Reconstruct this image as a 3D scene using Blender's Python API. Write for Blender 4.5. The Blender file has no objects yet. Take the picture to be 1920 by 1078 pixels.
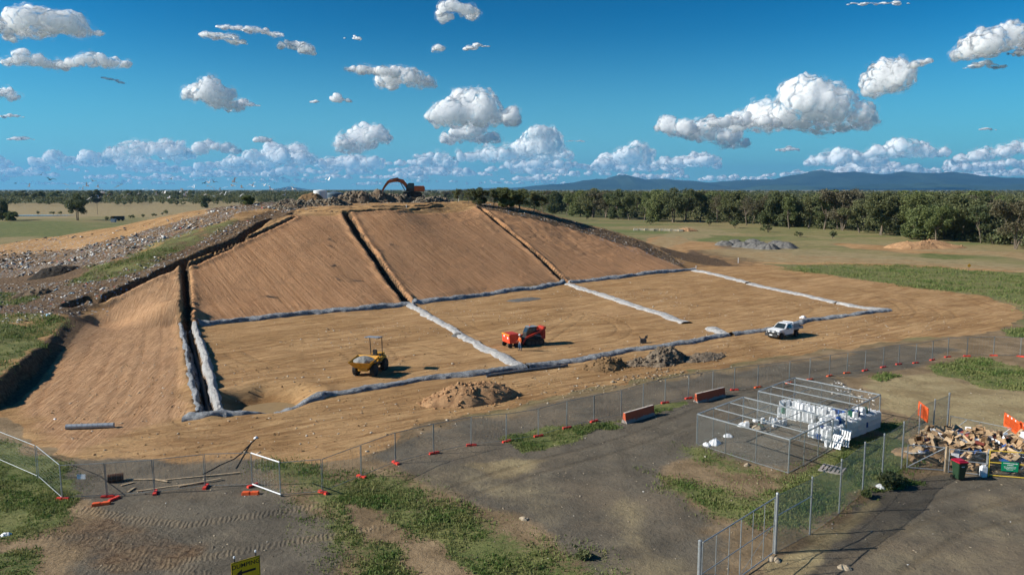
import bpy, bmesh, math, random
import numpy as np
from mathutils import Vector, Matrix
random.seed(7); RS = np.random.RandomState(11)
S = bpy.context.scene; COL = S.collection
R = math.radians
# ------------------------------------------------------------------ camera
CH, F = 18.0, 1450.0
PITCH = math.atan(184/1450)
cd = bpy.data.cameras.new("camera"); cam = bpy.data.objects.new("camera", cd); COL.objects.link(cam)
cd.sensor_width = 36; cd.lens = 36*F/1920; cd.clip_start = .5; cd.clip_end = 200000
cam.location = (0, 0, CH); cam.rotation_euler = (R(90)-PITCH, 0, 0); S.camera = cam
CP, SP = math.cos(PITCH), math.sin(PITCH)
def ray(px, py):
    a = (px-960)/F; b = (539-py)/F
    return a, CP+b*SP, -SP+b*CP
def atz(px, py, z=0.0):
    d = ray(px, py); t = (z-CH)/d[2]
    return np.array([d[0]*t, d[1]*t, z])
def atd(px, py, y):
    d = ray(px, py); t = y/d[1]
    return np.array([d[0]*t, y, CH+d[2]*t])
# ------------------------------------------------------------------ noise
def _h(ix, iy, s):
    v = np.sin(ix*127.1+iy*311.7+s*74.7)*43758.5453
    return v-np.floor(v)
def vn(x, y, s=0):
    ix = np.floor(x); iy = np.floor(y); fx = x-ix; fy = y-iy
    fx = fx*fx*(3-2*fx); fy = fy*fy*(3-2*fy)
    a = _h(ix, iy, s); b = _h(ix+1, iy, s); c = _h(ix, iy+1, s); d = _h(ix+1, iy+1, s)
    return (a*(1-fx)+b*fx)*(1-fy)+(c*(1-fx)+d*fx)*fy
def fbm(x, y, sc, o=3, s=0):
    r = 0; a = 1; t = 0
    for k in range(o):
        r = r+a*vn(x/sc+13.1*k, y/sc-7.7*k, s+k); t += a; a *= .5; sc = sc*.5
    return r/t-.5
def sstep(a, b, x):
    t = np.clip((x-a)/(b-a), 0, 1); return t*t*(3-2*t)
# ------------------------------------------------------------------ terrain
ctrl = []
def C(px, py, z): ctrl.append(atz(px, py, z))
# toe of the cap and flat cells
for p in [(362,613),(560,593),(770,573),(910,553),(1065,532),(1180,520),(1300,506)]: C(*p, 0)
for p in [(345,783),(640,735),(985,690),(1180,658),(1365,628),(1665,582),(600,660),(850,620),(1100,580),(1350,550),(1480,530),(1560,520),(1700,560),(1850,600),(330,700),(200,700),(100,760),(330,630),(220,640),(120,690)]: C(*p, 0)
C(348,494,6.4); C(548,404,13.1); C(650,400,13.3); C(740,395,13.7); C(900,388,14.0)
# planar face interior
A0 = atz(362,613,0); A1 = atz(770,573,0); A2 = atz(1065,532,0); A3 = atz(1296,506,0)
B1 = atz(650,400,13.3); B2 = atz(900,388,14.0); B0 = atz(548,404,13.1); C0 = atz(348,494,6.4)
for P, Q in [(A1,B1),(A2,B2),((A1+A2)/2,(B1+B2)/2),(A0,C0)]:
    for t in (.25,.5,.75):
        ctrl.append(P+(Q-P)*t)
for t in (.3,.6): ctrl.append((A0+A1)/2*(1-t)+((B0+B1)/2)*t)
ctrl.append(C0*.5+B0*.5); ctrl.append((A2+A3)/2*.5+.5*atz(1050,416,10.3))
C(1000,404,11.9); C(1050,416,10.3); C(1100,431,8.4); C(1200,465,4.3); 
C(860,377,15.1); C(893,378,14.9); C(977,389,13.4); C(1061,410,10.6); C(1128,427,8.3); C(1200,449,5.4); C(1270,480,2.0)
C(600,392,14.0); C(700,386,14.4); C(800,380,14.6)
for p in [(-20,200,14.7),(-45,185,14.6),(-60,172,14.4)]: ctrl.append(np.array(p, float))
# left flank
C(480,381,15.0); C(400,391,13.4); C(300,409,11.3); C(200,428,8.8); C(100,446,6.2); C(0,461,4.2)
C(450,400,13.2); C(400,412,11.9); C(300,440,9.4); C(250,455,7.8); C(100,490,4.2); C(0,503,3.2); C(-150,480,2.0); C(-200,550,1.5)
C(0,545,2.4); C(100,550,2.8); C(200,520,4.6); C(300,480,7.4); C(430,432,10.7); C(500,416,11.6)
C(188,562,2.6); C(130,590,2.0); C(250,532,4.2); C(60,600,1.9); C(0,640,1.8); C(0,600,1.9)
C(250,580,1.6); C(190,610,.2); C(300,570,2.6); C(335,560,3.3); C(330,600,.8)
for x, y in [(-150,260),(-120,240),(-90,235),(-60,235),(-30,240),(0,235),(15,228),(30,222),(45,212),(58,200),(70,188),(-180,200),(-190,150),(-130,80),(-90,50),(-60,52),(-40,45),(-20,45),(0,45),(20,45),(50,60),(70,100),(90,140),(120,200),(-150,120),(0,20),(60,20),(-60,20),(-45,56)]:
    ctrl.append(np.array([x, y, 0.0]))
ctrl = np.array(ctrl); CX = ctrl[:, :2]
def ker(d2): return np.sqrt(d2+4.0)
_n = len(CX); _K = ker(((CX[:, None]-CX[None])**2).sum(2)) + np.eye(_n)*-.15
_A = np.zeros((_n+1, _n+1)); _A[:_n, :_n] = _K; _A[:_n, _n] = 1; _A[_n, :_n] = 1
_W = np.linalg.solve(_A, np.append(ctrl[:, 2], 0))
def hbase(x, y):
    x = np.asarray(x, float); y = np.asarray(y, float); sh = x.shape
    x = x.ravel(); y = y.ravel(); out = np.zeros(x.shape)
    m = (x > -215) & (x < 140) & (y > 15) & (y < 280)
    xm = x[m]; ym = y[m]; r = np.full(xm.shape, _W[_n])
    for k in range(_n):
        r += _W[k]*ker((xm-CX[k, 0])**2+(ym-CX[k, 1])**2)
    e = sstep(-215, -170, xm)*(1-sstep(100, 140, xm))*(1-sstep(245, 280, ym))*sstep(15, 35, ym)
    # keep the worked floor and the yard truly flat
    r = np.where(r < 1.0, np.sign(r)*np.abs(r)**1.0*sstep(-.2, 1.0, r), r)
    out[m] = np.maximum(r, -.3)*e
    return out.reshape(sh)
_ts = np.concatenate([np.arange(15, 120, .5), np.arange(120, 330, .4), np.arange(330, 3000, 10)])
def G(px, py):
    """point of the smooth terrain seen along a direction of view from the survey position"""
    d = ray(px, py); xs = d[0]*_ts; ys = d[1]*_ts; zs = CH+d[2]*_ts
    dz = zs-hbase(xs, ys); k = np.argmax(dz < 0)
    if dz[k] >= 0: k = len(_ts)-1
    a, b = _ts[k-1], _ts[k]; f = dz[k-1]/(dz[k-1]-dz[k]+1e-9); t = a+(b-a)*f
    return np.array([d[0]*t, d[1]*t, CH+d[2]*t])
def poly(pts): return np.array([G(*p)[:2] for p in pts])
def segd(x, y, P):
    """distance to polyline"""
    best = np.full(x.shape, 1e9)
    for a, b in zip(P[:-1], P[1:]):
        ab = b-a; L = (ab**2).sum()
        t = np.clip(((x-a[0])*ab[0]+(y-a[1])*ab[1])/L, 0, 1)
        best = np.minimum(best, np.hypot(x-a[0]-t*ab[0], y-a[1]-t*ab[1]))
    return best
def inside(x, y, P):
    c = np.zeros(x.shape, bool); n = len(P)
    for i in range(n):
        a = P[i]; b = P[(i+1) % n]
        k = ((a[1] > y) != (b[1] > y))
        xi = (b[0]-a[0])*(y-a[1])/(b[1]-a[1]+1e-12)+a[0]
        c ^= k & (x < xi)
    return c
def pmask(x, y, P, soft, wob=0, s=0):
    """1 inside polygon, 0 outside, soft edge of width soft, wobbling boundary"""
    bx = (x > P[:, 0].min()-soft-wob-1) & (x < P[:, 0].max()+soft+wob+1) & (y > P[:, 1].min()-soft-wob-1) & (y < P[:, 1].max()+soft+wob+1)
    out = np.zeros(x.shape); xx = x[bx]; yy = y[bx]
    if xx.size == 0: return out
    d = segd(xx, yy, np.vstack([P, P[:1]])); d = np.where(inside(xx, yy, P), d, -d)
    if wob: d = d+fbm(xx, yy, wob*2.2, 3, s)*wob*2
    out[bx] = sstep(-soft, soft, d); return out
TR = [  # polyline, half width, depth
    (poly([(548,402),(450,449),(344,494),(260,531),(188,564)]), .75, 1.35),
    (poly([(346,494),(350,560),(352,612)]), .48, 1.25),
    (poly([(352,612),(372,700),(392,778)]), .55, .8),
    (poly([(648,400),(672,440),(708,490),(735,530),(768,572)]), .62, 1.3),
    (poly([(900,391),(940,424),(985,460),(1020,492),(1062,531)]), .5, 1.0),
    (poly([(550,408),(450,457),(358,501)]), .4, .5),
    (poly([(550,402),(640,400),(735,394),(830,388)]), .45, .5),
    (poly([(560,397),(700,391),(820,385)]), .45, .5),
    (poly([(188,566),(165,560),(130,575)]), .8, 1.2),
]
BERM = poly([(150,597),(128,622),(108,648),(75,684),(45,722),(5,758)])
BERM = np.vstack([BERM, BERM[-1]+np.array([-2, -7])])
PIT = G(497,748)[:2]
EV = np.array([27, 20.])/np.hypot(27, 20); EU = np.array([-EV[1], EV[0]])
def ground(x, y, fine=True):
    x = np.asarray(x, float); y = np.asarray(y, float)
    h = hbase(x, y)
    m = (x > -130) & (x < 110) & (y > 30) & (y < 230)
    xm = x[m]; ym = y[m]; hm = h[m]
    # bank left standing along the western edge of the excavated floor
    if xm.size:
        d = segd(xm, ym, BERM)
        yb = np.interp(ym, BERM[::-1, 1], BERM[::-1, 0]); side = yb-xm + fbm(xm, ym, 2.5, 3, 5)*1.3
        k = sstep(-.1, .9, side)*(1-sstep(9, 18, side))*sstep(52, 62, ym)*(1-sstep(101, 107, ym))
        tgt = np.maximum(hm, 1.5+fbm(xm, ym, 4, 3, 9)*.6)
        hm = hm*(1-k)+tgt*k
        for i, (P, w, dp) in enumerate(TR):
            d = segd(xm, ym, P)+fbm(xm, ym, 2.0, 2, 20+i)*.5
            hm = hm-dp*(1-sstep(w*.75, w*1.15, d))+.22*np.exp(-((d-w*1.9)/.55)**2)*(.5+vn(xm/.9, ym/.9, i))
        dx = xm-PIT[0]; dy = ym-PIT[1]; u = dx*EV[0]*.9+dy*EV[1]*.5; v = -dx*.3+dy*.95
        d = np.sqrt((dx/4.4)**2+(dy/5.2)**2)+fbm(xm, ym, 3, 2, 40)*.25
        hm = hm-(1.15+fbm(xm, ym, 1.2, 2, 44)*.3)*(1-sstep(.35, 1.0, d))+.18*np.exp(-((d-1.15)/.16)**2)*(dy > 0)
    h = h.copy(); h[m] = hm
    if fine:
        near = (x > -230) & (x < 260) & (y < 330)
        n = fbm(x, y, 6, 4, 3)*.30+fbm(x, y, .9, 2, 8)*.07
        rough = 1+2.2*sstep(2, 5, np.where((y > 165) | (x < -50), h, 0))
        h = h+np.where(near, n*rough, fbm(x, y, 60, 2, 3)*.5)
    return h
def gz(x, y, fine=True): return float(ground(np.array([x]), np.array([y]), fine)[0])
def GP(px, py):
    p = G(px, py); return np.array([p[0], p[1], gz(p[0], p[1])])
# ------------------------------------------------------------------ building helpers
def link(o, parent=None):
    COL.objects.link(o)
    if parent is not None: o.parent = parent
    return o
def tag(o, label=None, cat=None, group=None, kind=None):
    if label: o["label"] = label
    if cat: o["category"] = cat
    if group: o["group"] = group
    if kind: o["kind"] = kind
    return o
def empty(name, loc=(0,0,0), rz=0, label=None, cat=None, group=None):
    o = bpy.data.objects.new(name, None); o.location = tuple(loc); o.rotation_euler = (0, 0, rz); o.empty_display_size = .3
    link(o); return tag(o, label, cat, group)
def copy_tree(o, parent=None):
    c = o.copy(); COL.objects.link(c)
    if parent is not None: c.parent = parent
    for ch in [k for k in o.children]: copy_tree(ch, c)
    return c
class MB:
    def __init__(s): s.v = []; s.f = []; s.mi = []
    def add(s, vs, fs, mi=0):
        n = len(s.v); s.v += [tuple(v) for v in vs]; s.f += [tuple(i+n for i in f) for f in fs]; s.mi += [mi]*len(fs); return s
    def box(s, c, d, rot=None, mi=0, taper=1.0):
        vs = []
        for z in (-.5, .5):
            k = taper if z > 0 else 1
            for x, y in ((-.5,-.5),(.5,-.5),(.5,.5),(-.5,.5)):
                p = Vector((x*d[0]*k, y*d[1]*k, z*d[2]))
                if rot is not None: p = rot @ p
                vs.append(p+Vector(c))
        return s.add(vs, [(3,2,1,0),(4,5,6,7),(0,1,5,4),(1,2,6,5),(2,3,7,6),(3,0,4,7)], mi)
    def tube(s, p0, p1, r, n=8, r1=None, mi=0):
        p0 = Vector(p0); p1 = Vector(p1); d = (p1-p0).normalized()
        a = d.orthogonal().normalized(); b = d.cross(a); r1 = r if r1 is None else r1
        vs = [p0+(a*math.cos(t)+b*math.sin(t))*r for t in [2*math.pi*k/n for k in range(n)]]
        vs += [p1+(a*math.cos(t)+b*math.sin(t))*r1 for t in [2*math.pi*k/n for k in range(n)]]
        fs = [(k, (k+1) % n, n+(k+1) % n, n+k) for k in range(n)]+[tuple(range(n-1, -1, -1)), tuple(range(n, 2*n))]
        return s.add(vs, fs, mi)
    def bar(s, p0, p1, w, h=None, mi=0):
        """square section bar"""
        p0 = Vector(p0); p1 = Vector(p1); d = p1-p0; h = h or w
        q = d.to_track_quat('X', 'Z').to_matrix()
        return s.box((p0+p1)/2, (d.length, w, h), q, mi)
    def prism(s, prof, y0, y1, mi=0, axis='y'):
        """profile of (x,z) extruded along y"""
        n = len(prof)
        f = (lambda x, y, z: (x, y, z)) if axis == 'y' else (lambda x, y, z: (y, x, z))
        vs = [f(p[0], y0, p[1]) for p in prof]+[f(p[0], y1, p[1]) for p in prof]
        return s.add(vs, [tuple(range(n)), tuple(range(2*n-1, n-1, -1))]+[(k, n+k, n+(k+1) % n, (k+1) % n) for k in range(n)], mi)
    def lathe(s, prof, c=(0,0,0), n=16, mi=0, axis='z'):
        vs = []; m = len(prof)
        for r, z in prof:
            for k in range(n):
                a = 2*math.pi*k/n
                p = (r*math.cos(a), r*math.sin(a), z) if axis == 'z' else (r*math.cos(a), z, r*math.sin(a))
                vs.append((p[0]+c[0], p[1]+c[1], p[2]+c[2]))
        fs = [(j*n+k, j*n+(k+1) % n, (j+1)*n+(k+1) % n, (j+1)*n+k) for j in range(m-1) for k in range(n)]
        fs += [tuple(range(n-1, -1, -1)), tuple(range((m-1)*n, m*n))]
        return s.add(vs, fs, mi)
    def build(s, name, mats, parent=None, bevel=0, smooth=False, loc=None):
        me = bpy.data.meshes.new(name); me.from_pydata(s.v, [], s.f)
        if not isinstance(mats, (list, tuple)): mats = [mats]
        for m in mats: me.materials.append(m)
        me.polygons.foreach_set('material_index', s.mi)
        bm = bmesh.new(); bm.from_mesh(me); bmesh.ops.recalc_face_normals(bm, faces=bm.faces)
        if bevel: bmesh.ops.bevel(bm, geom=[e for e in bm.edges if e.is_manifold and e.calc_face_angle(0) > .5], offset=bevel, segments=2, affect='EDGES', clamp_overlap=True)
        if smooth:
            for f in bm.faces: f.smooth = True
        bm.to_mesh(me); bm.free()
        o = bpy.data.objects.new(name, me)
        if loc is not None: o.location = tuple(loc)
        return link(o, parent)
def np_mesh(name, V, Fq, mats, parent=None, smooth=False, mi=None):
    V = np.asarray(V, np.float32); Fq = np.asarray(Fq, np.int32); k = Fq.shape[1]
    me = bpy.data.meshes.new(name); me.vertices.add(len(V)); me.vertices.foreach_set('co', V.ravel())
    me.loops.add(Fq.size); me.loops.foreach_set('vertex_index', Fq.ravel())
    me.polygons.add(len(Fq)); me.polygons.foreach_set('loop_start', np.arange(0, Fq.size, k, dtype=np.int32))
    if smooth: me.polygons.foreach_set('use_smooth', np.ones(len(Fq), bool))
    for m in (mats if isinstance(mats, (list, tuple)) else [mats]): me.materials.append(m)
    if mi is not None: me.polygons.foreach_set('material_index', np.asarray(mi, np.int32))
    me.update(calc_edges=True); me.validate()
    return link(bpy.data.objects.new(name, me), parent)
# ------------------------------------------------------------------ materials
class NT:
    def __init__(s, name):
        s.m = bpy.data.materials.new(name); s.m.use_nodes = True; s.t = s.m.node_tree; s.t.nodes.clear()
        s.out = s.n('ShaderNodeOutputMaterial')
    def n(s, ty, **kw):
        o = s.t.nodes.new(ty)
        for k, v in kw.items(): setattr(o, k, v)
        return o
    def l(s, a, b): s.t.links.new(a, b)
    def put(s, sock, v):
        if hasattr(v, 'links'): s.l(v, sock)
        elif isinstance(v, (tuple, list)) and len(v) == 3 and sock.type == 'RGBA': sock.default_value = (*v, 1)
        else: sock.default_value = v
    def math(s, op, a, b=0.0, c=None, clamp=False):
        o = s.n('ShaderNodeMath', operation=op, use_clamp=clamp); s.put(o.inputs[0], a); s.put(o.inputs[1], b)
        if c is not None: s.put(o.inputs[2], c)
        return o.outputs[0]
    def mix(s, f, a, b, mode='MIX'):
        o = s.n('ShaderNodeMix', data_type='RGBA', blend_type=mode); s.put(o.inputs[0], f); s.put(o.inputs[6], a); s.put(o.inputs[7], b); return o.outputs[2]
    def ss(s, a, b, x):
        o = s.n('ShaderNodeMapRange', interpolation_type='SMOOTHSTEP'); s.put(o.inputs[0], x); s.put(o.inputs[1], a); s.put(o.inputs[2], b); return o.outputs[0]
    def noise(s, sc, det=4, rough=.55, vec=None, dist=0):
        o = s.n('ShaderNodeTexNoise'); o.inputs['Scale'].default_value = sc; o.inputs['Detail'].default_value = det; o.inputs['Roughness'].default_value = rough; o.inputs['Distortion'].default_value = dist
        if vec is not None: s.l(vec, o.inputs['Vector'])
        return o.outputs[0]
    def pos(s):
        return s.n('ShaderNodeNewGeometry').outputs['Position']
    def obj(s):
        return s.n('ShaderNodeTexCoord').outputs['Object']
    def mapv(s, v, rot=(0,0,0), sc=(1,1,1)):
        o = s.n('ShaderNodeMapping'); s.l(v, o.inputs[0]); o.inputs['Rotation'].default_value = rot; o.inputs['Scale'].default_value = sc; return o.outputs[0]
    def bump(s, h, dist, st=1.0):
        o = s.n('ShaderNodeBump'); o.inputs['Strength'].default_value = st; o.inputs['Distance'].default_value = dist; s.l(h, o.inputs['Height']); return o.outputs[0]
    def bsdf(s, col, rough=.8, metal=0, normal=None, spec=.5, **kw):
        b = s.n('ShaderNodeBsdfPrincipled'); s.put(b.inputs['Base Color'], col); s.put(b.inputs['Roughness'], rough); b.inputs['Metallic'].default_value = metal
        b.inputs['Specular IOR Level'].default_value = spec
        if normal is not None: s.l(normal, b.inputs['Normal'])
        for k, v in kw.items(): s.put(b.inputs[k.replace('_', ' ')], v)
        return b
    def done(s, b): s.l(b.outputs[0] if hasattr(b, 'outputs') else b, s.out.inputs[0]); return s.m
def M(name, col, rough=.6, metal=0, var=.25, sc=6, dirt=0, bump=0, bsc=30, spec=.4):
    t = NT(name); v = t.obj(); n = t.noise(sc, 5, .6, v)
    c2 = tuple(max(0, k*(1-var)) for k in col); c3 = tuple(min(1, k*(1+var*.6)) for k in col)
    c = t.mix(t.ss(.3, .7, n), c2, c3)
    if dirt:
        n2 = t.noise(sc*.6, 6, .7, v, .5); c = t.mix(t.math('MULTIPLY', t.ss(.5, .72, n2), dirt), c, (.22, .15, .09))
    nb = t.bump(t.noise(bsc, 4, .6, v), bump) if bump else None
    return t.done(t.bsdf(c, rough, metal, nb, spec))
mt = {}
mt['galv'] = M('galvanised_steel', (.42,.45,.46), .45, .55, .2, 9)
mt['galvd'] = M('dull_steel_tube', (.26,.28,.28), .55, .4, .25, 9)
mt['orange'] = M('orange_plastic', (.85,.13,.03), .5, 0, .2, 5, .25)
mt['redorange'] = M('faded_red_plastic', (.75,.06,.035), .5, 0, .2, 5, .2)
mt['black'] = M('black_rubber', (.02,.02,.02), .75, 0, .4, 8, .3)
mt['dark'] = M('dark_painted_steel', (.035,.037,.04), .5, 0, .3, 5, .25)
mt['yellow'] = M('yellow_machine_paint', (.66,.33,.03), .5, 0, .2, 3, .6)
mt['red'] = M('red_machine_paint', (.50,.045,.025), .5, 0, .25, 3, .5)
mt['exor'] = M('orange_machine_paint', (.62,.13,.03), .45, 0, .2, 4, .3)
mt['white'] = M('white_vehicle_paint', (.8,.81,.82), .3, 0, .05, 3, .08)
mt['whitep'] = M('white_plastic', (.78,.8,.82), .45, 0, .12, 3, .12)
mt['bluep'] = M('blue_plastic', (.02,.09,.32), .45, 0, .2, 3)
mt['greenp'] = M('green_plastic', (.03,.16,.10), .45, 0, .2, 3)
mt['glass'] = M('tinted_glass', (.02,.03,.035), .08, 0, .1, 2, spec=.8)
mt['alu'] = M('grey_aluminium', (.33,.37,.41), .5, .3, .15, 4, .15)
mt['card'] = M('cardboard', (.36,.235,.13), .9, 0, .3, 2, .12)
mt['card2'] = M('pale_cardboard', (.5,.36,.22), .9, 0, .25, 2, .1)
mt['timber'] = M('weathered_timber', (.4,.3,.19), .85, 0, .3, 6, .2, .01)
mt['concrete'] = M('raw_concrete', (.42,.38,.32), .9, 0, .25, 3, .3, .01)
mt['stone'] = M('loose_stone', (.38,.31,.22), .95, 0, .35, 3, 0, .02)
mt['skin'] = M('skin', (.45,.25,.17), .6, 0, .1, 8)
mt['hivis'] = M('orange_workwear', (.8,.16,.03), .8, 0, .15, 8)
mt['jeans'] = M('blue_work_trousers', (.05,.11,.2), .85, 0, .25, 12)
mt['signy'] = M('yellow_sign_sheet', (.72,.5,.01), .45, 0, .06, 5, .05)
mt['inkb'] = M('black_sign_lettering', (.012,.012,.012), .5, 0, .1, 5)
mt['signg'] = M('green_sign_sheet', (.0,.22,.10), .45, 0, .1, 5)
mt['pipe'] = M('grey_pipe', (.13,.14,.15), .5, 0, .2, 3, .2)
mt['yel2'] = M('yellow_gate_paint', (.68,.48,.06), .5, 0, .15, 5, .15)
def grid_alpha(name, col, sx, sz, wx, wz, diag=False, extra=0.0, metal=.4):
    t = NT(name); uv = t.n('ShaderNodeUVMap').outputs[0]
    sp = t.n('ShaderNodeSeparateXYZ'); t.l(uv, sp.inputs[0]); x, y = sp.outputs[0], sp.outputs[1]
    if diag: x, y = t.math('ADD', x, y), t.math('SUBTRACT', x, y)
    a = t.math('LESS_THAN', t.math('FRACT', t.math('DIVIDE', x, sx)), wx/sx)
    b = t.math('LESS_THAN', t.math('FRACT', t.math('DIVIDE', y, sz)), wz/sz)
    f = t.math('MAXIMUM', a, b)
    if extra: f = t.math('MAXIMUM', f, extra)
    mx = t.n('ShaderNodeMixShader'); t.l(f, mx.inputs[0]); t.l(t.n('ShaderNodeBsdfTransparent').outputs[0], mx.inputs[1])
    t.l(t.bsdf(col, .5, metal).outputs[0], mx.inputs[2]); return t.done(mx.outputs[0])
mt['tmesh'] = grid_alpha('welded_wire_mesh', (.35,.37,.36), .09, .22, .0035, .005)
mt['chain'] = grid_alpha('green_chain_wire', (.30,.42,.34), .07, .07, .017, .017, True)
mt['chaing'] = grid_alpha('galvanised_chain_wire', (.32,.35,.34), .075, .075, .0042, .0042, True)
# ------------------------------------------------------------------ ground sheet
def axis(segs):
    out = []
    for a, b, st in segs: out += list(np.arange(a, b, st))
    return out
def grow(a, b, st, k=1.13):
    o = []; x = a
    while x < b: o.append(x); x += st; st *= k
    return o+[b]
xp = grow(82, 27500, .7, 1.075); xn = [-v for v in grow(72, 27500, .7, 1.07)][::-1]
XS = np.array(xn+axis([(-71.6, 81.7, .36)])+xp)
yn = [-v for v in grow(-14, 27500, 1.2, 1.25)][::-1]
YS = np.array(yn+axis([(14.6, 30, .5), (30, 62, .17), (62, 120, .26), (120, 200, .36)])+grow(200, 27500, .5, 1.04))
GX, GY = np.meshgrid(XS, YS); gx = GX.ravel(); gy = GY.ravel()
gh = ground(gx, gy)
# ---- zones (world polygons)
def pm(pts, soft, wob, s): return pmask(gx, gy, poly(pts), soft, wob, s)
dirt = pm([(-60,760),(30,795),(100,850),(200,868),(400,871),(560,866),(680,850),(760,812),(900,772),(1100,730),(1300,694),(1500,664),(1700,636),(1830,628),(1905,604),(1930,585),(1850,556),(1700,536),(1560,517),(1420,492),(1310,462),(1270,440),(1230,460),(1190,448),(1128,430),(1061,411),(977,391),(890,380),(820,382),(480,384),(400,394),(300,412),(200,431),(100,449),(-100,470),(-200,560),(-150,700)], .8, 1.6, 1)
hillzone = sstep(.6, 2.0, gh)*((gx > -170) & (gx < 70) & (gy > 80) & (gy < 250))
dirt = np.maximum(dirt, hillzone)
gravel = np.maximum.reduce([
    pm([(100,868),(300,870),(478,868),(545,925),(640,985),(660,1040),(600,1200),(120,1200),(150,1000),(210,965),(130,935)], 1.5, 1.6, 2),
    pm([(700,862),(745,828),(830,800),(1000,768),(1120,738),(1300,708),(1500,678),(1700,648),(1760,650),(1800,655),(1760,672),(1660,700),(1560,706),(1640,800),(1480,890),(1290,850),(1230,880),(1310,985),(1320,1200),(1100,1120),(1040,1000),(860,930),(800,900)], 1.8, 1.8, 3),
    pm([(1650,912),(1700,898),(1960,880),(2300,900),(2300,1300),(1400,1300),(1470,1052),(1560,1000),(1600,960)], .5, .6, 4),
    pm([(1340,455),(1500,462),(1480,475),(1340,468)], 3, 3, 5)*.6])
grass = np.maximum.reduce([
    pm([(-200,800),(20,835),(110,868),(135,930),(110,985),(60,1010),(-200,1010)], 1.2, 1.5, 6)*.9,
    pm([(-100,1040),(60,1030),(100,1078),(60,1200),(-100,1200)], .5, 1, 6)*.8,
    pm([(490,866),(560,870),(650,886),(700,880),(790,895),(835,925),(880,955),(1000,1000),(1130,1052),(1180,1090),(1140,1200),(620,1200),(640,1040),(610,990),(540,925)], 2.0, 2.2, 7)*.75,
    pm([(930,822),(1050,800),(1165,788),(1150,802),(1070,825),(980,848)], .5, 1, 8),
    pm([(1190,770),(1290,750),(1290,760),(1200,780)], .4, .7, 8),
    pm([(1270,832),(1310,842),(1400,872),(1480,896),(1560,856),(1655,800),(1695,790),(1705,880),(1600,926),(1560,956),(1490,990),(1430,1000),(1330,980),(1270,940),(1215,882),(1300,893),(1390,925),(1450,912),(1350,885),(1280,852)], 1.5, 1.8, 9)*.8,
    pm([(1640,920),(1690,892),(1738,905),(1700,918)], .2, .5, 9),
    pm([(1745,688),(1780,672),(1860,672),(1940,700),(1960,735),(1870,730),(1800,712),(1760,705)], .5, 1.5, 10),
    pm([(1625,708),(1660,700),(1690,705),(1650,716)], .4, .8, 10),
    pm([(1880,620),(1960,605),(1960,635),(1900,632)], .5, 1, 10),
    pm([(1470,505),(1560,495),(1700,500),(2100,522),(2100,610),(1930,583),(1850,556),(1700,536),(1560,517)], 3, 5, 11)*.66,
    pm([(1720,474),(1840,480),(1835,487),(1730,484)], 2, 3, 12),
    pm([(-100,600),(30,600),(70,620),(60,660),(30,700),(-60,760),(-150,700)], .6, 2.5, 13)*.85,
    pm([(-40,548),(60,545),(90,556),(40,570),(-50,575)], .6, 2.5, 13)*.6,
    pm([(230,480),(330,440),(440,405),(470,395),(460,410),(380,440),(300,475),(235,500)], 1, 2.5, 14)*.62,
    pm([(140,500),(240,480),(340,440),(440,408),(470,412),(400,450),(320,485),(220,520),(140,530)], 1, 3, 61)*.62,
    pm([(-60,590),(60,590),(130,600),(90,650),(50,700),(0,740),(-150,760)], .8, 2.5, 62)*.62,
    pm([(1490,890),(1560,856),(1650,800),(1690,790),(1700,860),(1620,920),(1560,950),(1500,985),(1460,960)], 1, 1.2, 63),
    pm([(1330,440),(1420,445),(1450,452),(1380,462)], 2, 4, 14)*.7])
grass = grass*(1-pmask(gx, gy, poly([(640,930),(668,950),(735,990),(800,1020),(880,1070),(930,1120),(830,1120),(760,1040),(700,1000),(655,965)]), .4, .9, 15)*.95)
straw = np.zeros_like(gx)
farstraw = np.maximum.reduce([pm([(-300,384),(520,376),(470,386),(380,394),(250,404),(120,409),(-300,413)], 6, 8, 50), pm([(1130,428),(1280,424),(1400,438),(1330,446),(1150,440)], 2, 3, 51)*.8,
    pm([(1300,470),(1420,462),(1560,470),(1720,482),(1960,498),(1960,512),(1700,498),(1560,492),(1450,492),(1380,490)], 2, 4, 52)*.85, pm([(1640,455),(1800,462),(1960,478),(1960,492),(1850,480),(1700,470)], 2, 4, 53)*.8])
dirt = np.maximum.reduce([dirt, pm([(1140,432),(1230,440),(1330,455),(1500,478),(1700,488),(1960,505),(1960,515),(1700,502),(1500,497),(1380,492),(1290,482)], 3, 5, 70)*.75, pm([(1560,455),(1700,462),(1850,470),(1960,478),(1960,492),(1860,480),(1700,474),(1600,466)], 3, 5, 71)*.68, pm([(1280,478),(1400,492),(1520,508),(1560,517),(1420,500),(1300,500)], 1.5, 2, 54)*.8])
grass = np.maximum(grass, pm([(-300,416),(150,414),(300,409),(200,428),(60,444),(-300,458)], 5, 6, 55)*.8)
yard = np.maximum.reduce([grass, gravel, dirt])
pasture = 1-np.maximum(dirt, pm([(-400,780),(-50,790),(100,850),(560,868),(760,812),(1100,732),(1500,664),(1905,604),(1960,640),(2400,760),(2400,1400),(-400,1400)], 2, 2, 16))
pasture = pasture*(gy > 60)
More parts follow.
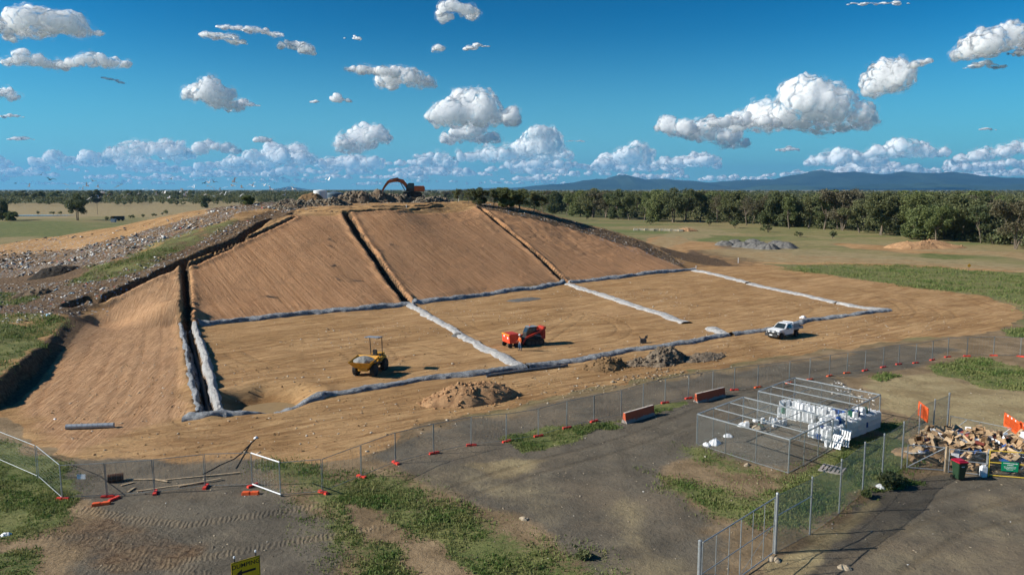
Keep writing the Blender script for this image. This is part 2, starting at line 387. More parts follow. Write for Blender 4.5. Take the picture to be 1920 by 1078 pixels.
# dry straw ground
straw = np.maximum.reduce([
    pm([(1600,705),(1740,700),(1960,740),(1960,800),(1780,810),(1650,760)], 1, 2, 17),
    pm([(1100,900),(1190,890),(1280,960),(1300,1100),(1160,1100),(1080,980)], 2.5, 3, 18)*.62,
    pm([(860,870),(1000,850),(1060,860),(930,900)], .6, 1.2, 19)*.75,
    pm([(1440,1050),(1560,990),(1640,925),(1660,935),(1580,1010),(1520,1100),(1420,1300)], .5, .8, 19)*.95,
    pm([(1700,960),(1850,900),(1990,900),(2200,1300),(1500,1300),(1600,1030)], 2, 3, 64)*.42, pm([(700,880),(900,860),(1080,900),(1060,1000),(900,960),(760,930)], 3, 3, 65)*.5, pm([(150,930),(500,960),(620,1020),(500,1100),(150,1100)], 3, 3, 66)*.3])
straw = np.maximum(straw, farstraw*.9)
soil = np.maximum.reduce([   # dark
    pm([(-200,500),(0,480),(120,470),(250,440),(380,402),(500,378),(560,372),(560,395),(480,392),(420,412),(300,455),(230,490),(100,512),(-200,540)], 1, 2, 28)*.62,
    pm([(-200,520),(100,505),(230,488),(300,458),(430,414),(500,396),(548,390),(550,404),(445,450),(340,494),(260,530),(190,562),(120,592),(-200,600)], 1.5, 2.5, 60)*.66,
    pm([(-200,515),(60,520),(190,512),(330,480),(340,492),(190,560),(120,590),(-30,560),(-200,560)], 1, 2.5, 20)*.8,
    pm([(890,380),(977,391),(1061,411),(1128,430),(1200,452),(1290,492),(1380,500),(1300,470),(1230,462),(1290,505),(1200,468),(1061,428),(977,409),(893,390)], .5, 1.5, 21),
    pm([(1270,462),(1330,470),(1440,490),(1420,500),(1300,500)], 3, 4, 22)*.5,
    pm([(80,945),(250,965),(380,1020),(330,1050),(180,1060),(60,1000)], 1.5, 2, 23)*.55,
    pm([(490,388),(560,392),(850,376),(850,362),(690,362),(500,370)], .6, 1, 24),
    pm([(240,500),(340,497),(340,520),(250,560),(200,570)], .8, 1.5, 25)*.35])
for P, w, dp in TR: soil = np.maximum(soil, 1-sstep(w*.9, w*1.5, segd(gx, gy, P)))  # darker tone along every trench
bd = segd(gx, gy, BERM); soil = np.maximum(soil, (1-sstep(.6, 1.6, bd))*.8)  # darker band along the line of the bank
face = pm([(358,612),(357,500),(548,406),(650,402),(735,396),(895,389),(1000,404),(1100,431),(1200,466),(1290,506),(1065,530),(770,571)], .3, .3, 26)
floor2 = pm([(40,760),(150,600),(230,540),(340,500),(340,780),(120,850)], 1, 1, 27)
litter = np.maximum.reduce([
    pm([(-200,500),(0,480),(120,470),(250,440),(380,402),(500,378),(560,372),(600,372),(560,395),(480,392),(420,412),(300,455),(230,490),(100,505),(-200,535)], 1, 2, 28),
    pm([(60,455),(200,440),(250,450),(80,485),(-200,490),(-200,470)], 1, 2, 28)*.45,
    pm([(560,372),(690,362),(850,366),(850,378),(560,394)], .8, 1, 29)*.7,
    pm([(900,380),(1061,410),(1290,492),(1270,500),(1061,428),(900,389)], .5, 1, 29)*.35,
    pm([(-200,540),(190,520),(340,470),(440,420),(440,435),(340,490),(120,590),(-200,600)], 1, 2, 28)*.3])
tracks = np.zeros(gx.shape)
def trk(pts, w, a=1):
    global tracks
    tracks = np.maximum(tracks, a*(1-sstep(w*.7, w*1.1, segd(gx, gy, poly(pts)))))
def ruts(pts, w=.22, gap=1.9, a=1.0):
    global rutm
    P_ = poly(pts); Tn = np.gradient(P_, axis=0); Tn /= np.linalg.norm(Tn, axis=1, keepdims=True); Nn = np.stack([-Tn[:, 1], Tn[:, 0]], 1)
    bb = (gx > P_[:, 0].min()-3) & (gx < P_[:, 0].max()+3) & (gy > P_[:, 1].min()-3) & (gy < P_[:, 1].max()+3)
    for s_ in (-1, 1): d_ = segd(gx[bb], gy[bb], P_+Nn*s_*gap/2); rutm[bb] = np.maximum(rutm[bb], a*(1-sstep(w*.5, w*1.5, d_)))
def smooth(pts, n=24):
    p = np.array(pts, float); t_ = np.linspace(0, len(p)-1, n); from_ = np.arange(len(p)); x = np.interp(t_, from_, p[:, 0]); y = np.interp(t_, from_, p[:, 1]); k = np.array([.25, .5, .25])
    for _ in range(6): x[1:-1] = np.convolve(x, k, 'valid'); y[1:-1] = np.convolve(y, k, 'valid')
    return list(zip(x, y))
rutm = np.zeros(gx.shape)
for pts in [[(60,820),(300,835),(560,800),(800,785),(1000,745),(1250,700),(1500,650),(1750,615),(1850,590),(1700,565)],[(120,850),(400,845),(640,825),(760,790),(1000,755),(1300,690),(1560,648),(1800,610)],[(80,800),(200,820),(420,815),(700,770),(1100,720),(1400,660),(1650,615),(1780,590),(1640,545),(1500,522)],
    [(240,640),(200,720),(160,800),(260,840)],[(290,620),(280,700),(230,780),(120,790)],[(160,640),(120,700),(80,780),(200,830),(360,820)],[(320,640),(310,720),(290,800),(420,830)],
    [(420,640),(560,620),(700,640),(760,680),(640,700),(480,690),(440,660)],[(450,700),(600,660),(740,640),(860,668)],[(500,640),(640,650),(700,690)],[(780,620),(700,610),(560,640),(420,650)],
    [(850,590),(1000,570),(1150,590),(1200,630),(1080,650),(920,640),(850,600)],[(900,650),(1050,600),(1230,610)],[(950,580),(1100,585),(1000,650)],[(1180,560),(1330,540),(1480,560),(1540,585),(1400,605),(1240,580)],[(1240,540),(1400,575),(1550,570)],
    [(1000,700),(1100,690),(1300,650),(1420,640),(1520,632),(1700,605)],[(1320,450),(1420,480),(1560,505),(1760,540),(1870,580)],[(1300,440),(1480,470),(1700,500),(1940,520)],[(700,1000),(900,900),(1150,840),(1290,790),(1440,720),(1700,670)],[(1500,1060),(1650,980),(1900,920)],[(1650,1060),(1780,980),(1950,950)]]: ruts(smooth(pts), a=.8)
trk([(160,952),(250,975),(350,985),(450,972),(560,955),(640,945)], .45)
trk([(200,1062),(330,1052),(460,1030),(560,1012),(650,1000),(700,990)], .4)
trk([(60,1000),(180,1010),(300,1050),(420,1090)], .5, .8)
0 and trk([(820,905),(900,880),(1000,862),(1120,845),(1200,860)], .6, .5)
0 and trk([(1180,880),(1210,850),(1280,820),(1290,790)], .5, .45)
0 and trk([(1120,880),(1160,845),(1260,800),(1300,770),(1420,730)], .5, .4)
me_mat = NT('ground_surface')
t = me_mat; P = t.pos()
def att(n):
    a = t.n('ShaderNodeAttribute'); a.attribute_name = n
    s = t.n('ShaderNodeSeparateColor'); t.l(a.outputs['Color'], s.inputs[0]); return s.outputs[0], s.outputs[1], s.outputs[2], a.outputs['Alpha']
a_gravel, a_grass, a_dirt, a_straw = att('zone_a'); a_soil, a_litter, a_face, a_floor = att('zone_b'); a_track, a_far, _, a_rut = att('zone_c')
nbig = t.noise(.05, 4, .55, P); nmid = t.noise(.35, 5, .6, P); nfine = t.noise(3.0, 6, .65, P); nvf = t.noise(14, 4, .7, P); ngrit = t.noise(45, 2, .6, P)
rot = math.atan2(EV[1], EV[0])
def rotv(ang, sx, sy, dist=0):  # noise stretched along ang
    v = t.mapv(t.mapv(P, (0, 0, -ang)), (0, 0, 0), (sx, sy, .3)); return v
streak = t.noise(1.0, 5, .62, rotv(rot-.05, .12, .75), 1.6); streak2 = t.noise(1.0, 5, .68, rotv(rot-.3, .28, 2.2), 2.2)
fur = t.noise(1.0, 5, .72, rotv(rot+R(92), .035, 2.6), .12); fur2 = t.noise(1.0, 2, .6, rotv(rot+R(97), .25, 5.0), .2)
flo = t.noise(1.0, 5, .65, rotv(rot+R(66), .14, 3.4), 2.2)
def sharp(a, n, w=.5, lo=.42, hi=.58): # irregular edge
    return t.ss(lo, hi, t.math('ADD', a, t.math('MULTIPLY', t.math('SUBTRACT', n, .5), w)))
# pasture / far plain
pas = t.mix(t.ss(.4, .6, t.noise(.035, 5, .6, t.mapv(P, (0,0,.3), (.45,1,1)))), (.29,.225,.11), (.135,.165,.055))
pas = t.mix(t.ss(.5, .66, t.noise(.012, 4, .6, P)), pas, (.30,.245,.12))
pas = t.mix(t.math('MULTIPLY', t.ss(.45, .62, nmid), .4), pas, (.09,.11,.04))
pas = t.mix(t.math('MULTIPLY', t.ss(.4, .7, t.noise(1.2, 5, .7, P)), .5), pas, (.19,.16,.075))
far = t.mix(t.ss(.4, .6, t.noise(.003, 4, .6, P)), (.25,.21,.10), (.085,.10,.04))
col = t.mix(a_far, pas, far)
# bare dirt
d1 = t.mix(t.ss(.3, .7, streak), (.30,.17,.075), (.50,.32,.155))
d1 = t.mix(t.math('MULTIPLY', t.ss(.52, .72, streak2), .55), d1, (.25,.145,.058))
d1 = t.mix(t.math('MULTIPLY', t.ss(.5, .75, nbig), .35), d1, (.56,.35,.18))
d1 = t.mix(t.math('MULTIPLY', t.ss(.45, .75, nfine), .35), d1, (.22,.13,.065))
d1 = t.mix(t.math('MULTIPLY', t.ss(.42, .62, t.noise(1.0, 5, .66, rotv(rot+.1, .05, .16), 1.0)), .5), d1, t.mix(1.0, d1, (.62,.56,.47), 'MULTIPLY'))
fc = t.mix(t.ss(.3, .68, fur), (.35,.18,.085), (.53,.30,.155))
fc = t.mix(t.math('MULTIPLY', t.ss(.5, .7, fur2), .35), fc, (.24,.13,.07))
fc = t.mix(t.math('MULTIPLY', t.ss(.55, .75, nmid), .4), fc, (.24,.15,.085))
fl = t.mix(t.ss(.35, .65, flo), (.36,.20,.10), (.54,.335,.185))
fl = t.mix(t.math('MULTIPLY', t.ss(.5, .7, nmid), .35), fl, (.24,.14,.08))
d1 = t.mix(a_floor, d1, fl); d1 = t.mix(a_face, d1, fc)
# base of the yard where nothing else lies: pale trampled soil
yb = t.mix(t.ss(.35, .65, nmid), (.17,.12,.068), (.29,.21,.125)); yb = t.mix(t.math('MULTIPLY', t.ss(.4, .7, nfine), .4), yb, (.14,.10,.055))
col = t.mix(t.math('SUBTRACT', 1.0, att('zone_c')[2]), col, yb)
nbm = t.math('ADD', t.math('MULTIPLY', nmid, .6), t.math('MULTIPLY', nfine, .4))
col = t.mix(sharp(a_dirt, nbm, .7), col, d1)
gv = t.mix(t.ss(.3, .7, nmid), (.112,.096,.072), (.178,.154,.116)); gv = t.mix(t.math('MULTIPLY', t.ss(.45, .66, t.noise(.13, 5, .65, P)), .55), gv, (.25,.195,.13))
gv = t.mix(t.math('MULTIPLY', t.ss(.62, .74, nvf), .5), gv, (.24,.22,.19)); gv = t.mix(t.math('MULTIPLY', t.ss(.3, .6, ngrit), .35), gv, (.04,.037,.033))
gv = t.mix(t.math('MULTIPLY', t.ss(.55, .7, t.noise(.8, 5, .7, rotv(rot-.1, .4, 1.6))), .3), gv, (.18,.145,.10))
col = t.mix(sharp(a_gravel, nbm, 1.1, .25, .75), col, gv)
st = t.mix(t.ss(.3, .7, nmid), (.25,.19,.10), (.37,.30,.165)); st = t.mix(t.math('MULTIPLY', t.ss(.45, .7, nfine), .45), st, (.15,.115,.065))
col = t.mix(sharp(a_straw, nbm, 1.1, .3, 1.0), col, st)
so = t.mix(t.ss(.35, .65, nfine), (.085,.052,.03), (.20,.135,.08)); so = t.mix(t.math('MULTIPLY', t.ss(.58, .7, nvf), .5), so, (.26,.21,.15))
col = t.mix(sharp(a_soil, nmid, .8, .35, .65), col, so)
gr = t.mix(t.ss(.35, .65, nmid), (.095,.122,.038), (.185,.185,.07)); gr = t.mix(t.math('MULTIPLY', t.ss(.5, .72, nbig), .5), gr, (.065,.125,.025))
gr = t.mix(t.math('MULTIPLY', t.ss(.5, .7, nfine), .5), gr, (.06,.07,.03))
col = t.mix(sharp(a_grass, t.math('ADD', t.math('MULTIPLY', nmid, .5), t.math('MULTIPLY', nfine, .5)), 2.0, .4, .75), col, gr)
rf = t.math('MULTIPLY', a_rut, t.ss(.32, .6, nbm)); col = t.mix(t.math('MULTIPLY', rf, .42), col, t.mix(1.0, col, (.52,.45,.38), 'MULTIPLY'))
# litter: speckle of paper and plastic
vo = t.n('ShaderNodeTexVoronoi'); vo.inputs['Scale'].default_value = 2.6; t.l(P, vo.inputs['Vector'])
wn = t.n('ShaderNodeSeparateColor'); t.l(vo.outputs['Color'], wn.inputs[0])
lc = t.mix(t.ss(.2, .9, wn.outputs[0]), (.12,.10,.08), (.50,.49,.46)); lc = t.mix(t.math('GREATER_THAN', wn.outputs[1], .93), lc, (.12,.22,.36)); lc = t.mix(t.math('GREATER_THAN', wn.outputs[2], .95), lc, (.4,.12,.08))
lf = t.math('MULTIPLY', t.math('LESS_THAN', vo.outputs['Distance'], .46), t.math('LESS_THAN', t.math('FRACT', t.math('MULTIPLY', wn.outputs[1], 7.31)), t.math('MULTIPLY', a_litter, t.ss(.3, .6, nmid))))
col = t.mix(t.math('MULTIPLY', lf, .9), col, lc)
tw = t.n('ShaderNodeTexWave'); tw.wave_type = 'BANDS'; tw.inputs['Scale'].default_value = 1.3; tw.inputs['Distortion'].default_value = 6; tw.inputs['Detail'].default_value = 4; t.l(rotv(.2, 1, 1), tw.inputs['Vector'])
tc = t.mix(tw.outputs[1], (.16,.12,.075), (.235,.18,.115))
col = t.mix(t.math('MULTIPLY', sharp(a_track, nmid, .9, .3, .8), t.math('MULTIPLY', t.ss(.4, .62, nbm), .5)), col, tc)
# bump
hb = t.math('ADD', t.math('MULTIPLY', nfine, .5), t.math('MULTIPLY', nvf, .2))
hb = t.math('ADD', hb, t.math('MULTIPLY', fur, t.math('MULTIPLY', a_face, .8)))
hb = t.math('ADD', hb, t.math('MULTIPLY', flo, t.math('MULTIPLY', a_floor, .75)))
hb = t.math('ADD', hb, t.math('MULTIPLY', streak2, t.math('MULTIPLY', a_dirt, .8)))
hb = t.math('ADD', hb, t.math('MULTIPLY', nmid, .8)); hb = t.math('ADD', hb, t.math('MULTIPLY', a_soil, t.math('MULTIPLY', nfine, 1.6)))
hb = t.math('SUBTRACT', hb, t.math('MULTIPLY', a_rut, .35))
hb = t.math('ADD', hb, t.math('MULTIPLY', t.math('MULTIPLY', a_track, tw.outputs[1]), .16))
b = t.bsdf(col, .95, 0, t.bump(hb, .22, .8), .15); t.done(b); GM = t.m
nx, ny = len(XS), len(YS)
idx = np.arange(nx*ny).reshape(ny, nx)
Q = np.stack([idx[:-1, :-1], idx[:-1, 1:], idx[1:, 1:], idx[1:, :-1]], -1).reshape(-1, 4)
V = np.stack([gx, gy, gh], 1)
far_m = sstep(330, 700, np.hypot(gx, gy))
notyard = np.where(pasture > .5, 1.0, 0.0); notyard = np.where(far_m > .1, 1.0, pasture)
za = np.stack([gravel, grass, dirt, straw], 1); zb = np.stack([soil, litter, face, floor2], 1); zc = np.stack([tracks, far_m, np.clip(notyard, 0, 1), rutm], 1)
# vertex normals of the whole sheet so that the pieces join without a seam
N = np.zeros((ny, nx, 3)); H2 = gh.reshape(ny, nx)
N[..., 0] = -np.gradient(H2, XS, axis=1); N[..., 1] = -np.gradient(H2, YS, axis=0); N[..., 2] = 1
N /= np.linalg.norm(N, axis=2, keepdims=True); N = N.reshape(-1, 3)
def qm(a): return a[Q].mean(1)
qx, qy, qh = qm(gx), qm(gy), qm(gh)
zone = np.zeros(len(Q), int)
zone[qm(dirt) > .5] = 1
zone[(qm(np.maximum(face, 0)) > .5) | ((qh > 1.3) & (qy > 80) & (qm(dirt) > .5))] = 2
zone[(qm(gravel) > .5) & (zone == 0)] = 3
names = [('ground', 'flat dry grassy ground and pasture reaching to the horizon'), ('dirt_work_area', 'flat bare orange tan earth of the works area with wheel marks'), ('landfill_mound', 'large graded tan earth mound of the landfill with cut trenches'), ('gravel_yard', 'dark grey gravel yard in the foreground')]
for zi, (nm, lb) in enumerate(names):
    q = Q[zone == zi]; u, inv = np.unique(q, return_inverse=True)
    o = np_mesh(nm, V[u], inv.reshape(-1, 4), GM, smooth=True)
    for an, arr in (('zone_a', za), ('zone_b', zb), ('zone_c', zc)):
        at = o.data.attributes.new(an, 'FLOAT_COLOR', 'POINT'); at.data.foreach_set('color', arr[u].astype(np.float32).ravel())
    o.data.normals_split_custom_set_from_vertices(N[u].tolist())
    tag(o, lb, nm.replace('_', ' '), None, 'structure')
# ------------------------------------------------------------------ world, sun
w = bpy.data.worlds.new('World'); S.world = w; w.use_nodes = True; wt = w.node_tree; bg = wt.nodes['Background']
SUN_EL, SUN_AZ = R(30.5), math.atan2(-.14, -1)   # direction towards the sun in the xy plane
sky = wt.nodes.new('ShaderNodeTexSky'); sky.sky_type = 'NISHITA'; sky.sun_disc = False; sky.sun_elevation = SUN_EL
sky.sun_rotation = math.pi/2-SUN_AZ; sky.altitude = 300; sky.air_density = 1.0; sky.dust_density = .3; sky.ozone_density = 2.6
def vm(op, a, b):
    o = wt.nodes.new('ShaderNodeVectorMath'); o.operation = op; wt.links.new(a, o.inputs[0]); o.inputs[1].default_value = b; return o.outputs[0]
gm = wt.nodes.new('ShaderNodeGamma'); gm.inputs[1].default_value = 1.75; wt.links.new(vm('MULTIPLY', sky.outputs[0], (.105, .105, .105)), gm.inputs[0])
geo = wt.nodes.new('ShaderNodeTexCoord'); sz = wt.nodes.new('ShaderNodeSeparateXYZ'); wt.links.new(geo.outputs['Generated'], sz.inputs[0])
mr = wt.nodes.new('ShaderNodeMapRange'); mr.interpolation_type = 'SMOOTHERSTEP'; wt.links.new(sz.outputs[2], mr.inputs[0])
for k_, v_ in enumerate((-.08, .24, .9, 0)): mr.inputs[k_+1].default_value = v_
mxw = wt.nodes.new('ShaderNodeMix'); mxw.data_type = 'RGBA'; wt.links.new(mr.outputs[0], mxw.inputs[0]); wt.links.new(vm('MULTIPLY', gm.outputs[0], (.05, 7.6, 9.0)), mxw.inputs[6]); mxw.inputs[7].default_value = (1.9, 4.3, 5.9, 1)
wt.links.new(mxw.outputs[2], bg.inputs[0]); bg.inputs[1].default_value = .1
sl = bpy.data.lights.new('sun', 'SUN'); sl.energy = 5.0; sl.angle = R(.53); sl.color = (1, .93, .82)
so_ = link(bpy.data.objects.new('sun', sl)); sd = Vector((math.cos(SUN_EL)*math.cos(SUN_AZ), math.cos(SUN_EL)*math.sin(SUN_AZ), math.sin(SUN_EL)))
so_.rotation_euler = sd.to_track_quat('Z', 'Y').to_euler(); so_.location = (-60, -20, 80)
S.view_settings.view_transform = 'Standard'; S.view_settings.look = 'None'; S.view_settings.exposure = .5; S.view_settings.gamma = 1
S.render.engine = 'CYCLES'; cy = S.cycles; cy.use_denoising = True; cy.max_bounces = 6; cy.diffuse_bounces = 2; cy.glossy_bounces = 2; cy.transparent_max_bounces = 14; cy.volume_bounces = 0; cy.transmission_bounces = 2
cy.use_adaptive_sampling = True; cy.adaptive_threshold = .02; cy.caustics_reflective = False; cy.caustics_refractive = False
# ------------------------------------------------------------------ fabric liners
def fabric(name, c1, c2):
    t = NT(name); P = t.pos(); n = t.noise(1.3, 5, .65, P, 1.5); n2 = t.noise(5, 5, .7, P, 1)
    c = t.mix(t.ss(.35, .65, n), c1, c2); c = t.mix(t.math('MULTIPLY', t.ss(.52, .7, n2), .5), c, (.30,.24,.17))
    hgt = t.math('ADD', t.noise(1.5, 4, .65, P, 5), t.math('MULTIPLY', n2, .3))
    return t.done(t.bsdf(c, .7, 0, t.bump(hgt, .35, 1), .35))
mt['fab'] = fabric('pale_geotextile', (.44,.44,.44), (.64,.63,.61)); mt['fab_shade'] = fabric('shaded_tone_geotextile', (.17,.19,.215), (.42,.44,.46))  # second one is the same fabric with shade put into its colour
def liner(px, w, hgt, m, label, seed, wrink=.12, name='trench_liner', lat=0.0):
    """a swathe of fabric wrapped over a low bund, following a line on the ground"""
    P = poly(px); seg = np.hypot(*(P[1:]-P[:-1]).T); cum = np.concatenate([[0], np.cumsum(seg)]); n = max(6, int(cum[-1]/.16)); s = np.linspace(0, cum[-1], n)
    x = np.interp(s, cum, P[:, 0]); y = np.interp(s, cum, P[:, 1]); tx = np.gradient(x); ty = np.gradient(y); L = np.hypot(tx, ty); nx_, ny_ = -ty/L, tx/L
    wob = (fbm(s, s*0+seed, 7, 2, seed))*w*.6+lat; ww = w*(1+fbm(s, s*0+3+seed, 3.2, 3, seed+1)*wrink*4)
    K = 13; us = np.linspace(-1, 1, K); V = []
    for j, u in enumerate(us):
        ed = fbm(s, s*0+9, 1.3, 2, seed+j//6)*.9*abs(u)
        ox = wob+ww*.5*(u*(1+ed)); X = x+nx_*ox; Y = y+ny_*ox
        prof = max(0, 1-abs(u)**2.6); z = ground(X, Y)+.03+hgt*prof*(1+fbm(s, s*0+u*1.3, 2.2, 3, seed+5)*1.1)+(np.abs(fbm(s+u*.35, s*0+u*.8, .8, 2, seed+7))*-.55+.1)*prof*(.4+wrink*2)
        if abs(u) == 1: z = z-.10
        V.append(np.stack([X, Y, z], 1))
    top = np.stack(V, 1); bot = top.copy(); bot[..., 2] = np.minimum(bot[..., 2]-.06, bot[..., 2]-.06)
    V = np.concatenate([top.reshape(-1, 3), bot.reshape(-1, 3)]); nn = n*K
    i = np.arange(nn).reshape(n, K); q = np.stack([i[:-1, :-1], i[1:, :-1], i[1:, 1:], i[:-1, 1:]], -1).reshape(-1, 4)
    e = [np.stack([i[:-1, 0], i[:-1, 0]+nn, i[1:, 0]+nn, i[1:, 0]], 1), np.stack([i[:-1, -1], i[1:, -1], i[1:, -1]+nn, i[:-1, -1]+nn], 1)]
    o = np_mesh(name, V, np.concatenate([q, q[:, ::-1]+nn]+e), m, smooth=True)
    return tag(o, label, 'liner', 'fabric liners over the cell trenches')
liner([(420,779),(470,771),(560,754),(640,738),(780,715),(900,702),(985,690)], 1.2, .3, mt['fab_shade'], 'long grey sheet along the near edge of the cell with the yellow dumper', 1)
liner([(990,690),(1080,676),(1200,655),(1290,643),(1362,629)], 1.3, .3, mt['fab_shade'], 'grey sheet along the near edge of the cell with the red loader', 2)
liner([(1368,628),(1430,620),(1520,602),(1600,591),(1668,582)], 1.3, .28, mt['fab_shade'], 'crumpled grey sheet running behind the white ute to the far right corner', 3, .2)
liner([(370,611),(440,604),(560,592),(660,580),(766,573)], 1.5, .42, mt['fab_shade'], 'sheet in shaded grey blue along the foot of the left mound panel', 4)
liner([(774,571),(850,560),(910,553),(1000,541),(1058,532)], 1.6, .42, mt['fab_shade'], 'sheet in shaded grey blue along the foot of the middle mound panel', 5)
liner([(1066,531),(1130,524),(1200,516),(1260,509),(1300,506)], 1.5, .4, mt['fab_shade'], 'sheet in shaded grey blue along the foot of the right mound panel', 6)
liner([(770,574),(800,592),(860,625),(900,652),(945,674),(978,691)], 1.45, .25, mt['fab'], 'pale fabric strip between the dumper cell and the loader cell', 7)
liner([(1064,534),(1110,548),(1180,572),(1240,590),(1288,606)], 1.7, .25, mt['fab'], 'long pale fabric strip between the loader cell and the empty right cell', 8)
liner([(1330,616),(1348,624),(1366,630)], 1.9, .3, mt['fab'], 'short pale fabric piece where the dividing strip meets the near sheet', 9)
liner([(1300,508),(1360,520),(1402,531)], 1.7, .22, mt['fab'], 'upper pale strip on the right side of the empty cell', 10)
liner([(1408,533),(1480,549),(1570,568)], 1.7, .22, mt['fab'], 'middle pale strip on the right side of the empty cell', 11)
liner([(1576,569),(1620,578),(1662,582)], 1.7, .22, mt['fab'], 'lower pale strip at the far right corner of the empty cell', 12)
liner([(342,612),(352,650),(366,710),(380,776)], 1.0, .22, mt['fab_shade'], 'blue grey fabric flap on the left lip of the open piped trench', 13, .25)
liner([(364,613),(378,650),(392,700),(400,745),(410,777)], .95, .22, mt['fab'], 'white crumpled fabric flap on the right lip of the open piped trench', 14, .25)
liner([(345,784),(380,782),(425,778)], 1.3, .25, mt['fab_shade'], 'bunched dark sheet at the near end of the open piped trench', 15, .25)
def polyline_tube(px, r, m, name, label, cat, zoff=0, n=8, step=.6, sag=0):
    P = poly(px); seg = np.hypot(*(P[1:]-P[:-1]).T); cum = np.concatenate([[0], np.cumsum(seg)]); k = max(2, int(cum[-1]/step)); s = np.linspace(0, cum[-1], k)
    x = np.interp(s, cum, P[:, 0]); y = np.interp(s, cum, P[:, 1]); z = ground(x, y)+r+zoff
    T = np.stack([np.gradient(x), np.gradient(y), np.gradient(z)], 1); T /= np.linalg.norm(T, axis=1, keepdims=True)
    A = np.cross(T, [0, 0, 1.]); A /= np.linalg.norm(A, axis=1, keepdims=True); B = np.cross(A, T)
    a = np.arange(n)*2*np.pi/n; V = np.stack([x, y, z], 1)[:, None]+r*(A[:, None]*np.cos(a)[None, :, None]+B[:, None]*np.sin(a)[None, :, None])
    i = np.arange(k*n).reshape(k, n); j = np.roll(i, -1, 1); q = np.stack([i[:-1], j[:-1], j[1:], i[1:]], -1).reshape(-1, 4)
    caps = np.stack([i[0][[0, 2, 4, 6]], i[-1][[0, 2, 4, 6]]]) if n == 8 else np.zeros((0, 4), int)
    return tag(np_mesh(name, V.reshape(-1, 3), np.concatenate([q, caps]), m, smooth=True), label, cat)
polyline_tube([(356,618),(372,680),(384,730),(394,777)], .2, mt['black'], 'drain_pipe', 'black corrugated pipe lying in the open trench between the two fabric flaps', 'pipe')
polyline_tube([(912,708),(985,697),(1064,686)], .13, mt['pipe'], 'drain_pipe', 'long thin dark pipe beside the junction of the near sheets', 'pipe')
polyline_tube([(480,822),(468,834),(455,848),(440,860),(412,872),(380,890)], .022, mt['black'], 'hose', 'black hose trailing from a white cap on the dirt to the gate', 'hose', n=6, step=.4)
polyline_tube([(479,823),(470,832),(464,842),(452,862),(442,878)], .022, mt['black'], 'hose', 'second black hose curling down from the white cap to the fence', 'hose', n=6, step=.4)
def pipe_obj(a, b, r, label, m):
    A, B = GP(*a), GP(*b); A[2] += r; B[2] += r; mb = MB()
    A, B = Vector(A), Vector(B); d = (B-A).normalized(); u = d.orthogonal().normalized(); v = d.cross(u); n = 20; vs = []
    for p, rr in ((A, r), (B, r), (B, r*.88), (A, r*.88)): vs += [p+(u*math.cos(t)+v*math.sin(t))*rr for t in [2*math.pi*k/n for k in range(n)]]
    mb.add(vs, [(j*n+k, j*n+(k+1) % n, ((j+1) % 4)*n+(k+1) % n, ((j+1) % 4)*n+k) for j in range(4) for k in range(n)])
    c = [(A+(B-A)*k/9) for k in range(10)]
    for q in c: mb.tube(q-d*.03, q+d*.03, r*1.06, 20)
    return tag(mb.build('large_pipe', m, smooth=False), label, 'pipe')
pipe_obj((125,804), (213,801), .19, 'long grey ribbed pipe lying on the bare dirt at the left', mt['alu'])
pipe_obj((203,903), (231,899), .24, 'short brown rusty pipe on the gravel behind the gate', M('rusty_steel', (.14,.075,.045), .8, .2, .3, 6))
for i, (a, b, lb) in enumerate([((227,910),(250,905),'short timber offcut nearest the rusty pipe'),((235,899),(290,900),'pale plank lying behind the gate at its left end'),((288,899),(315,905),'short pale plank behind the middle of the gate'),((255,921),(380,905),'long thin plank lying behind the gate in the middle'),((300,901),(450,888),'longest thin plank running behind the gate to the right'),((335,914),(415,900),'plank with broken end behind the right gate leaf'),((240,922),(253,914),'dark burnt plank end behind the left gate leaf')]):
    A, B = GP(*a), GP(*b); mb = MB(); mb.bar((A[0], A[1], A[2]+.05), (B[0], B[1], B[2]+.05+.03*(i % 3)), .13, .05)
    tag(mb.build('timber_plank', mt['timber'], bevel=.005), lb, 'plank', 'loose planks behind the gate')
